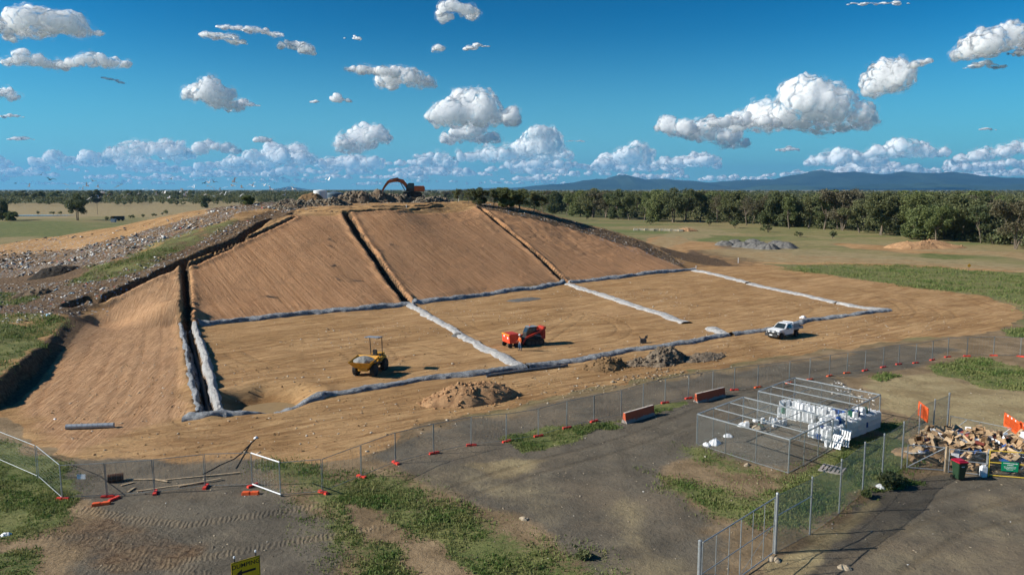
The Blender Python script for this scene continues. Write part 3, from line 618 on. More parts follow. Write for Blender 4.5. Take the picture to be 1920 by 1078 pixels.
# ------------------------------------------------------------------ heaps
def heap(name, c, sx, sy, h, rz, m, label, cat, group=None, seed=1, lump=.3, n=56, chunks=0, cm=None, csz=.16, ridge=0, zb=None):
    rs = np.random.RandomState(seed); k = n*2; a = np.linspace(0, 2*np.pi, k, endpoint=False); rr = np.linspace(0, 1, n//2)
    Rr, A = np.meshgrid(rr, a, indexing='ij'); A = A.ravel(); Rr = Rr.ravel(); er = 1+fbm(np.cos(A)*2+5, np.sin(A)*2+5, 1.3, 3, seed)*.6
    x = Rr*np.cos(A)*sx*er; y = Rr*np.sin(A)*sy*er
    z = h*np.clip(1-Rr**1.15, 0, 1)**(.95)*(1-.25*np.exp(-(Rr/.25)**2))
    if ridge: z = h*np.clip(1-Rr**2.2, 0, 1)*(.55+.9*vn((x+50)/ridge, (y+9)/ridge, seed))*.85
    z = z+(fbm(x+seed*9, y, max(sx, sy)*.3, 4, seed)*lump*h+fbm(x, y, .45, 3, seed+4)*lump*.45*min(h, 1.6))*sstep(1.0, .85, Rr)
    ca, sa = math.cos(rz), math.sin(rz); X = c[0]+x*ca-y*sa; Y = c[1]+x*sa+y*ca; g0 = ground(X, Y) if zb is None else zb
    z = np.where(Rr > .985, -.15, z); V = np.stack([X, Y, g0+z], 1)
    i = np.arange(len(A)).reshape(n//2, k); j = np.roll(i, -1, 1); q = np.stack([i[:-1], i[1:], j[1:], j[:-1]], -1).reshape(-1, 4)
    mi = np.zeros(len(q), int); mats = [m]
    if chunks:
        mats.append(cm or mt['stone']); Vc = []; Qc = []; b0 = len(V); ic = rs.choice(len(V), chunks)
        cube = np.array([(-1,-1,-1),(1,-1,-1),(1,1,-1),(-1,1,-1),(-1,-1,1),(1,-1,1),(1,1,1),(-1,1,1)], float)
        cf = np.array([(3,2,1,0),(4,5,6,7),(0,1,5,4),(1,2,6,5),(2,3,7,6),(3,0,4,7)])
        for ii in ic:
            s = csz*rs.uniform(.25, 1)**1.4*np.array([rs.uniform(.6,1.2), rs.uniform(.6,1.2), rs.uniform(.4,.9)]); rot = np.array(Matrix.Rotation(rs.rand()*6, 3, Vector(rs.randn(3)).normalized()))
            sc = 1.0 if rs.rand() < .6 else 1.12
            p = V[ii].copy(); p[:2] = c[:2]+(p[:2]-c[:2])*sc
            if sc > 1 or ii >= len(A)-k*2: p[2] = (g0[ii] if zb is None else zb)
            Vc.append((cube*s*(1+rs.uniform(-.3,.3,(8,3))))@rot.T+p); Qc.append(cf+b0); b0 += 8
        V = np.concatenate([V]+Vc); q = np.concatenate([q]+Qc); mi = np.concatenate([mi, np.ones(len(q)-len(mi), int)])
    return tag(np_mesh(name, V, q, mats, smooth=False, mi=mi), label, cat, group)
def earth(name, a, b, c):
    t = NT(name); P = t.pos(); n = t.noise(1.2, 5, .65, P); n2 = t.noise(7, 5, .7, P); k = t.mix(t.ss(.35, .65, n), a, b); k = t.mix(t.math('MULTIPLY', t.ss(.5, .7, n2), .6), k, c)
    return t.done(t.bsdf(k, .95, 0, t.bump(t.math('ADD', n2, t.noise(20, 3, .6, P)), .12, .9), .15))
mt['earth'] = earth('tan_earth', (.40,.225,.115), (.52,.315,.165), (.28,.165,.08)); mt['brown'] = earth('brown_earth', (.22,.14,.07), (.32,.20,.10), (.14,.09,.05))
mt['rub'] = earth('mixed_rubble', (.17,.13,.09), (.27,.21,.15), (.40,.36,.30)); mt['grav'] = earth('blue_grey_gravel', (.13,.125,.12), (.20,.195,.18), (.085,.08,.08))
mt['waste'] = earth('compacted_waste', (.13,.09,.055), (.23,.165,.11), (.33,.28,.22)); mt['wst2'] = earth('pale_waste_scraps', (.16,.13,.09), (.30,.26,.20), (.42,.39,.34)); mt['blacks'] = earth('black_soil', (.035,.03,.025), (.06,.05,.04), (.09,.075,.06))
c = G(880,748); heap('dirt_heap', c, 4.5, 2.2, 1.85, rot-.15, mt['earth'], 'broad tan dirt heap with stony foot below the near sheet', 'heap', seed=3, chunks=420, cm=mt['earth'], csz=.15)
c = G(1138,687); heap('dirt_heap', c, 2.5, 1.8, 1.25, rot, mt['brown'], 'small pointed brown dirt heap left of the rubble heap', 'heap', seed=4, chunks=260, cm=mt['brown'], csz=.16)
c = G(1245,678); heap('rubble_heap', c, 3.4, 1.9, 1.7, rot, mt['rub'], 'big dark rubble heap flecked with pale stones near the fence', 'heap', seed=5, chunks=700, cm=mt['rub'], csz=.14, lump=.5)
c = G(1197,682); heap('rubble_heap', c, 1.6, 1.1, .7, rot, mt['rub'], 'low stony rubble lying between the pointed heap and the big rubble heap', 'heap', seed=6, chunks=200, cm=mt['rub'], csz=.12)
c = G(1318,672); heap('rubble_heap', c, 3.4, 1.5, .6, rot, mt['rub'], 'long low dark rubble spread right of the big rubble heap', 'heap', seed=7, chunks=260, cm=mt['rub'], csz=.12)
gp = [(1358,459,1.6),(1378,457,1.7),(1392,462,1.9),(1412,458,2.0),(1417,464,1.9),(1425,463,2.0),(1440,466,2.0),(1455,461,2.0),(1472,464,2.3)]
gl = ['leftmost of the row of grey gravel heaps','second grey gravel heap from the left, behind','third grey gravel heap from the left','grey gravel heap in the back middle of the row','grey gravel heap just behind the middle of the row','grey gravel heap in the middle of the row','wide grey gravel heap at the front of the row','grey gravel heap behind the rightmost one','rightmost and largest of the grey gravel heaps']
for i, (x, y, h) in enumerate(gp):
    heap('gravel_heap', G(x, y+1), h*1.9, h*1.9, h*1.15, 0, mt['grav'], gl[i], 'heap', 'grey gravel heaps on the far flat', seed=30+i, lump=.22, n=40)
c = G(1733,465); heap('dirt_heap', c, 12, 5.5, 2.6, .1, mt['earth'], 'wide low tan dirt heap in front of the trees on the right', 'heap', seed=12, ridge=6, chunks=60, cm=mt['earth'], csz=.3)
c = G(1287,434); heap('dirt_heap', c, 5, 3, 1.9, 0, mt['earth'], 'small tan dirt heap at the right end of the row of pale blocks', 'heap', seed=13)
for i, (x, y) in enumerate([(1192,433),(1202,433),(1212,433.3),(1222,433.6),(1231,433.6),(1241,433.8),(1250,434),(1259,434.2),(1268,434.4),(1276,434.6)]):
    p = GP(x, y); mb = MB(); mb.box((0, 0, .45), (2.0, 1.1, .9)); mb.box((-.5, 0, .95), (.35, .35, .12)); mb.box((.5, 0, .95), (.35, .35, .12))
    o = mb.build('concrete_block', M('pale_concrete', (.55,.48,.36), .9) if i == 0 else COL.objects['concrete_block'].data.materials[0], bevel=.05, loc=p) if i == 0 else copy_tree(COL.objects['concrete_block']); o.location = tuple(p); o.rotation_euler.z = random.uniform(-.2, .2)
    tag(o, ['first','second','third','fourth','fifth','sixth','seventh','eighth','ninth','tenth'][i]+' pale concrete block from the left in the far row', 'concrete block', 'row of pale concrete blocks beyond the mound')
c = G(100,513); heap('soil_heap', c, 4, 2.5, 1.3, .4, mt['blacks'], 'black soil heap on the left flank beside the yellow green grass', 'heap', seed=14, lump=.5)
c = G(62,552); heap('soil_heap', c, 3.0, 1.6, 1.0, .4, mt['waste'], 'low brown twiggy heap below the black soil heap', 'heap', seed=15, lump=.5, chunks=60)
c = G(983,562); heap('gravel_heap', c, 3.4, 1.9, .22, rot, mt['grav'], 'flat dark patch of gravel below the middle mound panel', 'heap', seed=16, lump=.2)
c = G(858,628); heap('gravel_heap', c, 1.5, .8, .42, rot+.9, mt['grav'], 'small grey gravel spill over the pale dividing strip', 'heap', seed=17, lump=.2, n=30)
# compacted waste along the top of the mound: a few big heaps one can tell apart
wl = [(548,386,4.0,3.0,1.5,'left end of the waste bank, grey with paper'),(585,385,3.5,2.2,.85,'waste heap in front of the white tank'),(625,384,4.0,2.2,1.0,'waste heap right of the white tank'),(665,381,5,3.5,2.9,'brown waste heap left of the digging bucket'),(705,380,5.5,3.5,3.1,'dark waste heap under the excavator bucket'),(745,379,4.5,3,1.9,'waste heap below the excavator boom'),(797,378.5,3.5,2.2,1.0,'low waste heap below the excavator tracks'),(820,376,3.5,2.5,1.2,'low right end of the waste bank')]
for i, (x, y, sx, sy, h, lb) in enumerate(wl):
    c = G(x, y); heap('waste_heap', c, sx, sy, h, .3, mt['waste'], lb, 'heap', 'waste bank along the top of the mound', seed=40+i, lump=.55, chunks=500, cm=mt['wst2'], csz=.3, ridge=1.8)
c = atd(775,369,184.5); heap('waste_heap', c[:2], 5.2, 4.0, 1.75, .3, mt['waste'], 'flat topped waste platform carrying the excavator', 'heap', 'waste bank along the top of the mound', seed=49, lump=.18, chunks=200, cm=mt['wst2'], csz=.3)
# tall mound beside bucket and rear brown mound
c = G(705,376); c = np.array([c[0]-1.5, c[1]+5, 0]); heap('waste_heap', c, 3.6, 2.6, 5.3, .2, mt['brown'], 'tallest rounded brown waste heap just left of the excavator bucket', 'heap', seed=60, lump=.4, chunks=200, cm=mt['rub'], csz=.35)
c = G(560,381); c = np.array([c[0]-1, c[1]+14, 0]); heap('waste_heap', c, 4.5, 3, 3.1, .2, mt['brown'], 'red brown waste heap behind the left end of the bank', 'heap', seed=61, lump=.4)
# muddy water in the pit
p = PIT; th = np.linspace(0, 2*np.pi, 40, endpoint=False); zz = float(hbase([PIT[0]], [PIT[1]])[0])-.78
mb = MB(); mb.add([(p[0]+.5+2.3*math.cos(a)*(1+.1*math.sin(3*a)), p[1]-.7+2.5*math.sin(a), zz) for a in th], [tuple(range(40))])
o = mb.build('water', M('muddy_water', (.30,.20,.085), .45, 0, .08, 2)); tag(o, 'brown muddy water in the round pit', 'water', None, 'structure')
# ------------------------------------------------------------------ temporary fence
ORD = ['first','second','third','fourth','fifth','sixth','seventh','eighth','ninth','tenth','eleventh','twelfth','thirteenth','fourteenth','fifteenth','sixteenth','seventeenth','eighteenth','nineteenth','twentieth','twenty first','twenty second','twenty third','twenty fourth','twenty fifth','twenty sixth','twenty seventh','twenty eighth','twenty ninth','thirtieth','thirty first','thirty second','thirty third','thirty fourth','thirty fifth','thirty sixth','thirty seventh']
def sheet_uv(o, w, h):
    uv = o.data.uv_layers.new(name='UVMap'); co = [(0,0),(w,0),(w,h),(0,h)]
    for i, c_ in enumerate(co): uv.data[i].uv = c_
def fpanel(A, B, h, label, fm=None, mm=None, r=.021, mid=False, lean=0, base=.13, cat='fence panel', name='temporary_fence_panel', grp='temporary fence panels round the works', zb=None):
    A = Vector(A); B = Vector(B); t0 = empty(name, A, 0, label, cat, grp); d = B-A; up = Vector((lean*.2, lean, 1))*h
    d = d-d.normalized()*.06; z = Vector((0, 0, base)); mb = MB(); fm = fm or mt['galvd']
    mb.tube(Vector(), up, r, 8); mb.tube(d, d+up, r, 8); mb.tube(z, z+d, r*.85, 6); mb.tube(up, up+d, r, 8)
    if mid: mb.tube(up*.5, up*.5+d, r*.85, 6)
    mb.build('frame', fm, t0)
    q = MB(); q.add([z, z+d, d+up, up], [(0, 1, 2, 3)]); o = q.build('mesh_infill', mm or mt['tmesh'], t0); sheet_uv(o, d.length, h-base)
    return t0
foot_mb = MB()
for s in (-1, 1): foot_mb.box((s*.2, 0, .075), (.36, .24, .15), taper=.86)
foot_mb.box((0, 0, .055), (.2, .17, .11)); foot_mb.box((0, 0, .125), (.12, .1, .03))
foot_o = foot_mb.build('ballast_block', mt['redorange'], bevel=.03, smooth=False); foot_p = foot_mb.build('ballast_block', mt['orange'], bevel=.03); used = [False, False]
def foot(p, rz, label, org=False, sc=1):
    src = foot_p if org else foot_o; k = 1 if org else 0
    if used[k]: o = src.copy(); COL.objects.link(o)
    else: o = src; used[k] = True
    o.location = (p[0], p[1], p[2]-.02); o.rotation_euler = (0, 0, rz); o.scale = (sc, sc, sc); return tag(o, label, 'ballast block', 'plastic ballast blocks under the temporary fence')
posts = [(118,934),(202,930),(291,925),(386,914),(474,911),(527,932),(606,926),(678,896),(742,869),(814,851),(884,836),(950,828),(1010,817),(1063,804),(1114,792),(1165,780),(1206,768),(1247,757),(1291,748),(1336,738),(1377,731),(1421,726),(1480,718),(1518,713),(1555,706),(1588,700),(1622,695),(1656,689),(1685,683),(1717,679),(1748,674),(1777,669),(1813,668),(1863,667),(1913,669),(1968,672),(2026,676)]
PP = [GP(*p) for p in posts]
for i in range(len(PP)-1):
    A, B = PP[i], PP[i+1]
    lb = ORD[i]+' temporary mesh fence panel from the left corner of the gravel yard'
    if i == 4: lb = 'short temporary fence panel with rails in sunlit white angled right of the gate'
    fpanel(A, B, 2.1, lb, None, lean=random.uniform(-.03, .03))
    if i == 4:
        for ch in COL.objects[-1].parent.children:
            pass
        d_ = Vector(B-A); pr_ = COL.objects[-1].parent
        for z_ in (.16, 2.13): mb = MB(); mb.tube((0,-.05,z_), d_+Vector((0,-.05,z_)), .04, 8); mb.build('sunlit_white_rail', mt['white'], pr_)  # extra white tubes put the sunlit look of the rails into colour
    if i in (1,): continue
for i, p in enumerate(PP):
    j = min(i, len(PP)-2); d = PP[j+1]-PP[j]; an = math.atan2(d[1], d[0])
    if i in (5, 15, 16, 19): continue
    foot(p, an+(math.pi/2 if i in (2, 3, 4, 6, 7, 8) else random.uniform(-.3, .1)), ('bright orange' if 20 < i < 26 else 'red orange')+' plastic block under the '+ORD[i]+' post of the temporary fence', 20 < i < 26)
foot(GP(190,945), .3, 'bigger orange block lying beside the left gate post', True, 1.3); foot(GP(470,926), .05, 'bigger orange block stacked against the right gate post', True, 1.35)
foot(GP(214,935), 1.2, 'red plastic block leaning behind the orange block at the left gate post')
# oblique panels running off to the left
LT = [atz(-60,786,2.1), atz(68,836,2.1), atz(118,873,2.1)]
for i in range(2):
    A, B = LT[i].copy(), LT[i+1].copy()
    if i == 0: B = A+(B-A)*.985
    A[2] = B[2] = 0; fpanel(A, B if i == 0 else PP[0]-np.array([.05, 0, 0]), 2.1, ['long mesh fence panel at the far left edge of the grass','slanting mesh fence panel just left of the gate corner'][i], mt['galv'])
p = GP(68,905); 
mb = MB(); mb.box((0, 0, 0), (.5, .02, .28)); sgn = mb.build('fence_notice', mt['whitep'], loc=(PP[0]+(PP[1]-PP[0])*.45+np.array([0, -.05, 1.35]))); tag(sgn, 'small white notice tied on the mesh of the gate', 'notice')
# barriers
def barrier(a, b, label):
    A, B = G(*a), G(*b); L = float(np.hypot(*(B-A)[:2])); an = math.atan2(B[1]-A[1], B[0]-A[0]); c0 = (A+B)/2
    t0 = empty('concrete_barrier', (c0[0], c0[1], gz(c0[0], c0[1])-.03), an, label, 'barrier', 'orange painted concrete barriers by the fence')
    prof = [(-.3, 0), (.3, 0), (.3, .08), (.17, .3), (.10, .86), (-.10, .86), (-.17, .3), (-.3, .08)]
    mb = MB(); mb.prism([(p_[0], p_[1]) for p_ in prof], -L/2, L/2, axis='x'); t_ = NT('orange_painted_concrete'); P = t_.obj(); n = t_.noise(2.2, 5, .7, P)
    sp = t_.n('ShaderNodeSeparateXYZ'); t_.l(P, sp.inputs[0]); f = t_.ss(.38, .22, t_.math('SUBTRACT', sp.outputs[2], t_.math('MULTIPLY', n, .25)))
    f = t_.ss(.22, .1, t_.math('SUBTRACT', sp.outputs[2], t_.math('MULTIPLY', t_.math('SUBTRACT', n, .4), .8)))
    cc = t_.mix(t_.noise(5, 4, .6, P), (.58,.12,.045), (.42,.08,.035)); cc = t_.mix(f, cc, (.30,.26,.23)); cc = t_.mix(t_.math('GREATER_THAN', sp.outputs[2], .845), cc, (.55,.47,.40))
    mb.build('body', t_.done(t_.bsdf(cc, .85, 0, t_.bump(n, .02))), t0, bevel=.015)
    for s in (-1, 1):
        m2 = MB(); m2.tube((s*L*.3, -.05, .86), (s*L*.3, -.05, .93), .012, 6); m2.tube((s*L*.3, .05, .86), (s*L*.3, .05, .93), .012, 6); m2.tube((s*L*.3, -.05, .93), (s*L*.3, .05, .93), .012, 6)
        m2.build('lifting_loop', mt['galvd'], t0)
barrier((1170,794), (1224,778), 'worn orange concrete barrier in the grass, the nearer one'); barrier((1304,755), (1357,742), 'worn orange concrete barrier further along, with a chipped sloping end')
# ------------------------------------------------------------------ wire cages
CH_ = 2.25
def cage(c4, nbeam, ndiv, label):
    P = [atz(x, y, CH_) for x, y in c4]  # FL, FR, BR, BL (roof)
    P[3] = P[0]+P[2]-P[1]; Pg = [np.array([p[0], p[1], 0]) for p in P]; o0 = Vector(Pg[0]); t0 = empty('wire_cage', o0, 0, label, 'cage', 'open wire storage cages')
    Q = [Vector(p)-o0 for p in Pg]; up = Vector((0, 0, CH_)); L = lambda a, b, t_: a+(b-a)*t_
    for i in range(4):
        mb = MB(); mb.bar(Q[i]+Vector((0, 0, -.1)), Q[i]+up, .07); mb.build('corner_post', mt['galv'], t0)
    for (i, j, n) in ((0,1,ndiv),(3,2,ndiv),(0,3,3),(1,2,3)):
        for k in range(1, n):
            b = L(Q[i], Q[j], k/n); mb = MB(); mb.bar(b, b+up, .045); mb.build('post', mt['galvd'], t0)
    for i, j in ((0,1),(1,2),(2,3),(3,0)):
        mb = MB(); mb.bar(Q[i]+up, Q[j]+up, .075); mb.build('top_rail', mt['galv'], t0)
        mb = MB(); mb.bar(Q[i]+Vector((0, 0, .06)), Q[j]+Vector((0, 0, .06)), .035); mb.build('bottom_rail', mt['galvd'], t0)
        q = MB(); q.add([Q[i], Q[j], Q[j]+up, Q[i]+up], [(0, 1, 2, 3)]); o = q.build('mesh_infill', mt['chaing'], t0); sheet_uv(o, (Q[j]-Q[i]).length, CH_)
    for k in range(1, nbeam):
        a, b = L(Q[0], Q[3], k/nbeam)+up, L(Q[1], Q[2], k/nbeam)+up; mb = MB(); mb.bar(a, b, .06); mb.build('roof_beam', mt['galv'], t0)
    for k in range(1, ndiv):
        a, b = L(Q[0], Q[1], k/ndiv)+up-Vector((0,0,.05)), L(Q[3], Q[2], k/ndiv)+up-Vector((0,0,.05)); mb = MB(); mb.bar(a, b, .04); mb.build('roof_brace', mt['galvd'], t0)
    return P
cA = cage([(1308,776),(1481,824),(1562,785),(1395,744)], 3, 3, 'nearer open wire cage, nearly empty, on the gravel'); cB = cage([(1422,733),(1588,770),(1651,740),(1486,706)], 3, 3, 'further open wire cage holding the stacked white containers')
# ------------------------------------------------------------------ machines
def wheel(parent, c, r, w, name='wheel', rim=None, lug=True, axis='y'):
    mb = MB(); prof = [(r*.55, -w/2), (r*.93, -w/2), (r, -w*.32), (r, w*.32), (r*.93, w/2), (r*.55, w/2)]; mb.lathe(prof, (0,0,0), 24, axis='y')
    if lug:
        for k in range(18):
            a = 2*math.pi*k/18; q = Matrix.Rotation(-a, 3, 'Y'); mb.box(q @ Vector((r*1.0, 0, 0)), (r*.09, w*.9, r*.12), q @ Matrix.Rotation(.3, 3, 'X'))
    o = mb.build(name, mt['black'], parent, loc=c); rb = MB(); rb.lathe([(.02, -w*.35), (r*.54, -w*.42), (r*.57, -w*.5), (r*.57, w*.5), (r*.54, w*.42), (.02, w*.35)], (0,0,0), 20, axis='y'); rb.build('rim', rim or mt['yellow'], o)
    return o
def track_unit(parent, c, L, h, w, rim):
    mb = MB(); r = h/2; n = 10; prof = [(L/2-r+r*math.cos(a), r*math.sin(a)) for a in [-math.pi/2+math.pi*k/n for k in range(n+1)]]+[(-L/2+r+r*math.cos(a), r*math.sin(a)) for a in [math.pi/2+math.pi*k/n for k in range(n+1)]]
    mb.prism(prof, -w/2, w/2); m = len(prof)
    per = []
    for i in range(m):
        a, b = Vector(prof[i]), Vector(prof[(i+1) % m]); k = max(1, int((b-a).length/.16))
        for j in range(k): per.append(a+(b-a)*j/k)
    for p in per:
        an = math.atan2(p.y, p.x-max(-L/2+r, min(L/2-r, p.x))) if abs(p.x) > L/2-r else (math.pi/2 if p.y > 0 else -math.pi/2)
        mb.box((p.x+.02*math.cos(an), 0, p.y+.02*math.sin(an)), (.05, w, .07), Matrix.Rotation(-an, 3, 'Y'))
    o = mb.build('track', mt['black'], parent, loc=c)
    for k in range(4):
        wb = MB(); x = -L/2+r+(L-2*r)*k/3; wb.lathe([(.02, -w*.52), (r*.55, -w*.54), (r*.55, w*.54), (.02, w*.52)], (x, 0, 0 if k in (0, 3) else -r*.25), 14, axis='y'); wb.build('roller', rim, o)
# --- dumper (front along -Y)
g0_ = G(685,704); g0_ = np.array([g0_[0]+.3, g0_[1]+1.3, gz(g0_[0], g0_[1])]); D = empty('site_dumper', g0_, R(-14), 'yellow articulated site dumper with grey canopy and a skip full of gravel', 'dumper')
for x, y in ((-.92,-1.25),(.92,-1.25),(-.88,1.35),(.88,1.35)):
    h = empty_ = None
    mb = wheel(D, (x, y, .62), .62, .42); mb.rotation_euler = (0, 0, R(90))
mb = MB(); mb.box((0, -1.1, .8), (1.0, 1.6, .45)); mb.box((0, 1.2, .8), (1.0, 2.2, .5)); mb.tube((0, -.3, .8), (0, .3, .8), .2, 10); mb.build('chassis', mt['yellow'], D, bevel=.04)
# skip: open tub
def tub(z0, z1, b, t, th):
    mb = MB(); n = 4
    lo = [(-b[0], -b[1], z0), (b[0], -b[1], z0), (b[0], b[2], z0), (-b[0], b[2], z0)]; hi = [(-t[0], -t[1], z1-.05), (t[0], -t[1], z1-.05), (t[0], t[2], z1+.25), (-t[0], t[2], z1+.25)]
    li = [(x*.93, y*.93, z+.08) for x, y, z in lo]; hi2 = [(x*.94, y*.94, z) for x, y, z in hi]
    mb.add(lo+hi+hi2+li, [(3,2,1,0)]+[(k, (k+1) % 4, 4+(k+1) % 4, 4+k) for k in range(4)]+[(4+k, 4+(k+1) % 4, 8+(k+1) % 4, 8+k) for k in range(4)]+[(8+k, 8+(k+1) % 4, 12+(k+1) % 4, 12+k) for k in range(4)]+[(12, 13, 14, 15)]); return mb
o = tub(.95, 1.62, (.75, .85, .55), (1.18, 1.35, .95), .06).build('skip', mt['yellow'], D, bevel=.02); o.location = (0, -1.35, 0)
mb = MB(); mb.box((0, 1.75, 1.35), (1.1, 1.1, .65)); mb.box((0, .55, 1.2), (1.5, .55, .3)); mb.box((-.65, 1.2, 1.25), (.45, 1.6, .4)); mb.box((.65, 1.2, 1.25), (.45, 1.6, .4)); mb.build('engine_cover', mt['yellow'], D, bevel=.06)
mb = MB(); mb.box((0, .85, 1.55), (.5, .5, .12)); mb.box((0, 1.12, 1.85), (.48, .12, .55)); mb.build('seat', mt['black'], D, bevel=.03)
mb = MB(); mb.tube((0, .35, 1.3), (0, .25, 1.75), .04, 8); mb.lathe([(.17, -.015), (.2, -.015), (.2, .015), (.17, .015)], (0, .25, 1.78), 16); mb.build('steering_wheel', mt['dark'], D)
mb = MB()
for x in (-.62, .62): mb.tube((x, 1.5, 1.4), (x*1.05, 1.35, 3.35), .045, 8); mb.tube((x*1.05, 1.35, 3.35), (x*1.05, .45, 3.38), .035, 8)
mb.tube((-.65, 1.35, 3.35), (.65, 1.35, 3.35), .04, 8); mb.build('roll_frame', mt['dark'], D)
mb = MB(); mb.box((0, .85, 3.44), (1.5, 1.25, .07), Matrix.Rotation(R(-5), 3, 'X')); mb.build('canopy', mt['alu'], D, bevel=.03)
for x in (-.95, .95):
    mb = MB(); mb.box((x, -.35, 1.15), (.5, 1.0, .05)); mb.build('mudguard', mt['dark'], D, bevel=.02)
for x in (-.5, .5):
    mb = MB(); mb.tube((x, -2.05, .98), (x, -1.95, .98), .09, 12); mb.build('headlight', mt['whitep'], D)
mb = MB(); mb.tube((.95, .2, 1.4), (.95, .2, 1.75), .035, 8); mb.box((.95, .15, 1.85), (.2, .1, .26)); mb.build('mirror', mt['black'], D)
# gravel in skip
_c = Matrix.Rotation(R(-14), 3, 'Z') @ Vector((0, -1.5, 0))
gl_ = heap('gravel_load', np.array([g0_[0]+_c.x, g0_[1]+_c.y, 0]), 1.08, 1.08, .5, R(-14), earth('crushed_stone_load', (.27,.27,.26), (.36,.36,.34), (.12,.12,.12)), 'heaped pale grey gravel filling the skip of the yellow dumper', 'gravel', seed=71, lump=.15, n=40, zb=g0_[2]+1.62)
# --- tracked loader (front along -X), heading 27 deg to the camera side
gL = G(990,648); zL = gz(gL[0], gL[1]); LD = empty('tracked_loader', (gL[0]+.4, gL[1]+.9, zL), R(27), 'compact black and red tracked loader with raised rear arms and closed cab', 'loader')
for y in (-.78, .78): track_unit(LD, (0, y, .4), 2.4, .78, .42, mt['dark'])
mb = MB(); mb.prism([(-1.1,.5),(1.15,.5),(1.25,1.15),(.6,1.45),(-1.0,1.05)], -.55, .55); mb.build('body', mt['dark'], LD, bevel=.05)
mb = MB(); mb.box((1.25, 0, 1.15), (.75, 1.15, 1.1)); mb.build('engine_cover', mt['red'], LD, bevel=.08)
mb = MB(); mb.prism([(-.85,1.0),(.55,1.0),(.5,2.12),(-.55,2.15),(-.92,1.5)], -.48, .48); cb = mb.build('cab', mt['dark'], LD, bevel=.05)
for s in (-1, 1):
    mb = MB(); mb.prism([(-.72,1.2),(.42,1.2),(.38,2.0),(-.5,2.02),(-.78,1.5)], s*.485-.006, s*.485+.006); mb.build('side_window', mt['glass'], cb)
mb = MB(); mb.box((-.76, 0, 1.8), (.02, .8, .5), Matrix.Rotation(R(26), 3, 'Y')); mb.build('windscreen', mt['glass'], cb)
mb = MB(); mb.box((-.02, 0, 2.17), (1.15, 1.02, .05)); mb.build('roof', mt['alu'], cb, bevel=.02)
mb = MB(); mb.tube((-.1, .2, 2.18), (-.1, .2, 2.32), .07, 10); mb.build('beacon', mt['orange'], LD)
for s in (-1, 1):
    mb = MB(); mb.bar((1.35, s*.72, 1.85), (-1.15, s*.72, .95), .14, .24); mb.bar((1.35, s*.72, 1.9), (1.2, s*.72, 1.1), .14, .22); mb.bar((-1.1, s*.72, 1.0), (-1.55, s*.72, .35), .13, .2); mb.build('lift_arm', mt['red'], LD, bevel=.02)
    mb = MB(); mb.tube((1.0, s*.66, 1.0), (-.1, s*.66, 1.3), .05, 8); mb.build('ram', mt['alu'], LD)
mb = MB(); mb.box((1.45, 0, 1.95), (.4, 1.3, .3)); mb.build('rear_cowl', mt['red'], LD, bevel=.06)
# spreader box in front
cs, sn = math.cos(R(27)), math.sin(R(27))
SB = empty('spreader_box', (gL[0]+.4-2.75*cs, gL[1]+.9-2.75*sn, zL), R(27), 'bright orange box spreader with yellow rim on small black wheels in front of the loader', 'spreader')
mb = MB(); X0, X1, Y0 = -.55, .75, .95
vs = [(X0,-Y0,.55),(X1,-Y0,.55),(X1,Y0,.55),(X0,Y0,.55),(X0-.08,-Y0,1.55),(X1+.08,-Y0,1.55),(X1+.08,Y0,1.55),(X0-.08,Y0,1.55)]
mb.add(vs, [(3,2,1,0),(0,1,5,4),(1,2,6,5),(2,3,7,6),(3,0,4,7),(4,5,6,7)]); mb.build('box', M('bright_orange_red_paint', (.85,.07,.025), .4, 0, .1, 3, .12), SB, bevel=.03)
mb = MB(); mb.box((X0-.085, 0, 1.52), (.05, 1.96, .13)); mb.build('yellow_rim', mt['yellow'], SB)
mb = MB(); mb.box((.1, 0, 1.58), (1.1, 1.7, .05)); mb.build('lid', mt['red'], SB, bevel=.02)
for y, z in ((-.55, 1.15), (.35, 1.28)):
    mb = MB(); mb.box((X0-.065, y, z), (.02, .26, .22)); mb.build('warning_sticker', mt['whitep'], SB)
for x in (-.4, .35):
    for y in (-.75, .75): wheel(SB, (x, y, .3), .3, .22, rim=mt['alu'], lug=False)
# --- ute (front along -X)
gU = G(1471,633); zU = gz(gU[0], gU[1]); UT = empty('utility_vehicle', (gU[0]+.1, gU[1]+.7, zU), R(36), 'white single cab ute with bull bar and a tray carrying a grey toolbox', 'ute')
for x in (-1.55, 1.45):
    for y in (-.78, .78): wheel(UT, (x, y, .38), .38, .26, rim=mt['alu'], lug=False)
mb = MB(); mb.prism([(-2.25,.55),(-2.3,.95),(-2.05,1.12),(-1.05,1.22),(-.45,1.2),(.75,1.2),(.78,.5),(-.95,.45),(-1.1,.8),(-1.55,.9),(-2.0,.8),(-2.1,.5)], -.9, .9); bd_ = mb.build('body', mt['white'], UT, bevel=.05)
mb = MB(); b_ = [(-.98,1.18),(.74,1.18)]; vs = [(-1.02,-.86,1.17),(.76,-.86,1.17),(.76,.86,1.17),(-1.02,.86,1.17),(-.32,-.68,1.78),(.62,-.7,1.8),(.62,.7,1.8),(-.32,.68,1.78)]
mb.add(vs, [(3,2,1,0),(4,5,6,7),(0,1,5,4),(1,2,6,5),(2,3,7,6),(3,0,4,7)]); cab_ = mb.build('cab', mt['white'], UT, bevel=.06)
def lerp3(a, b, t_): return Vector(a)*(1-t_)+Vector(b)*t_
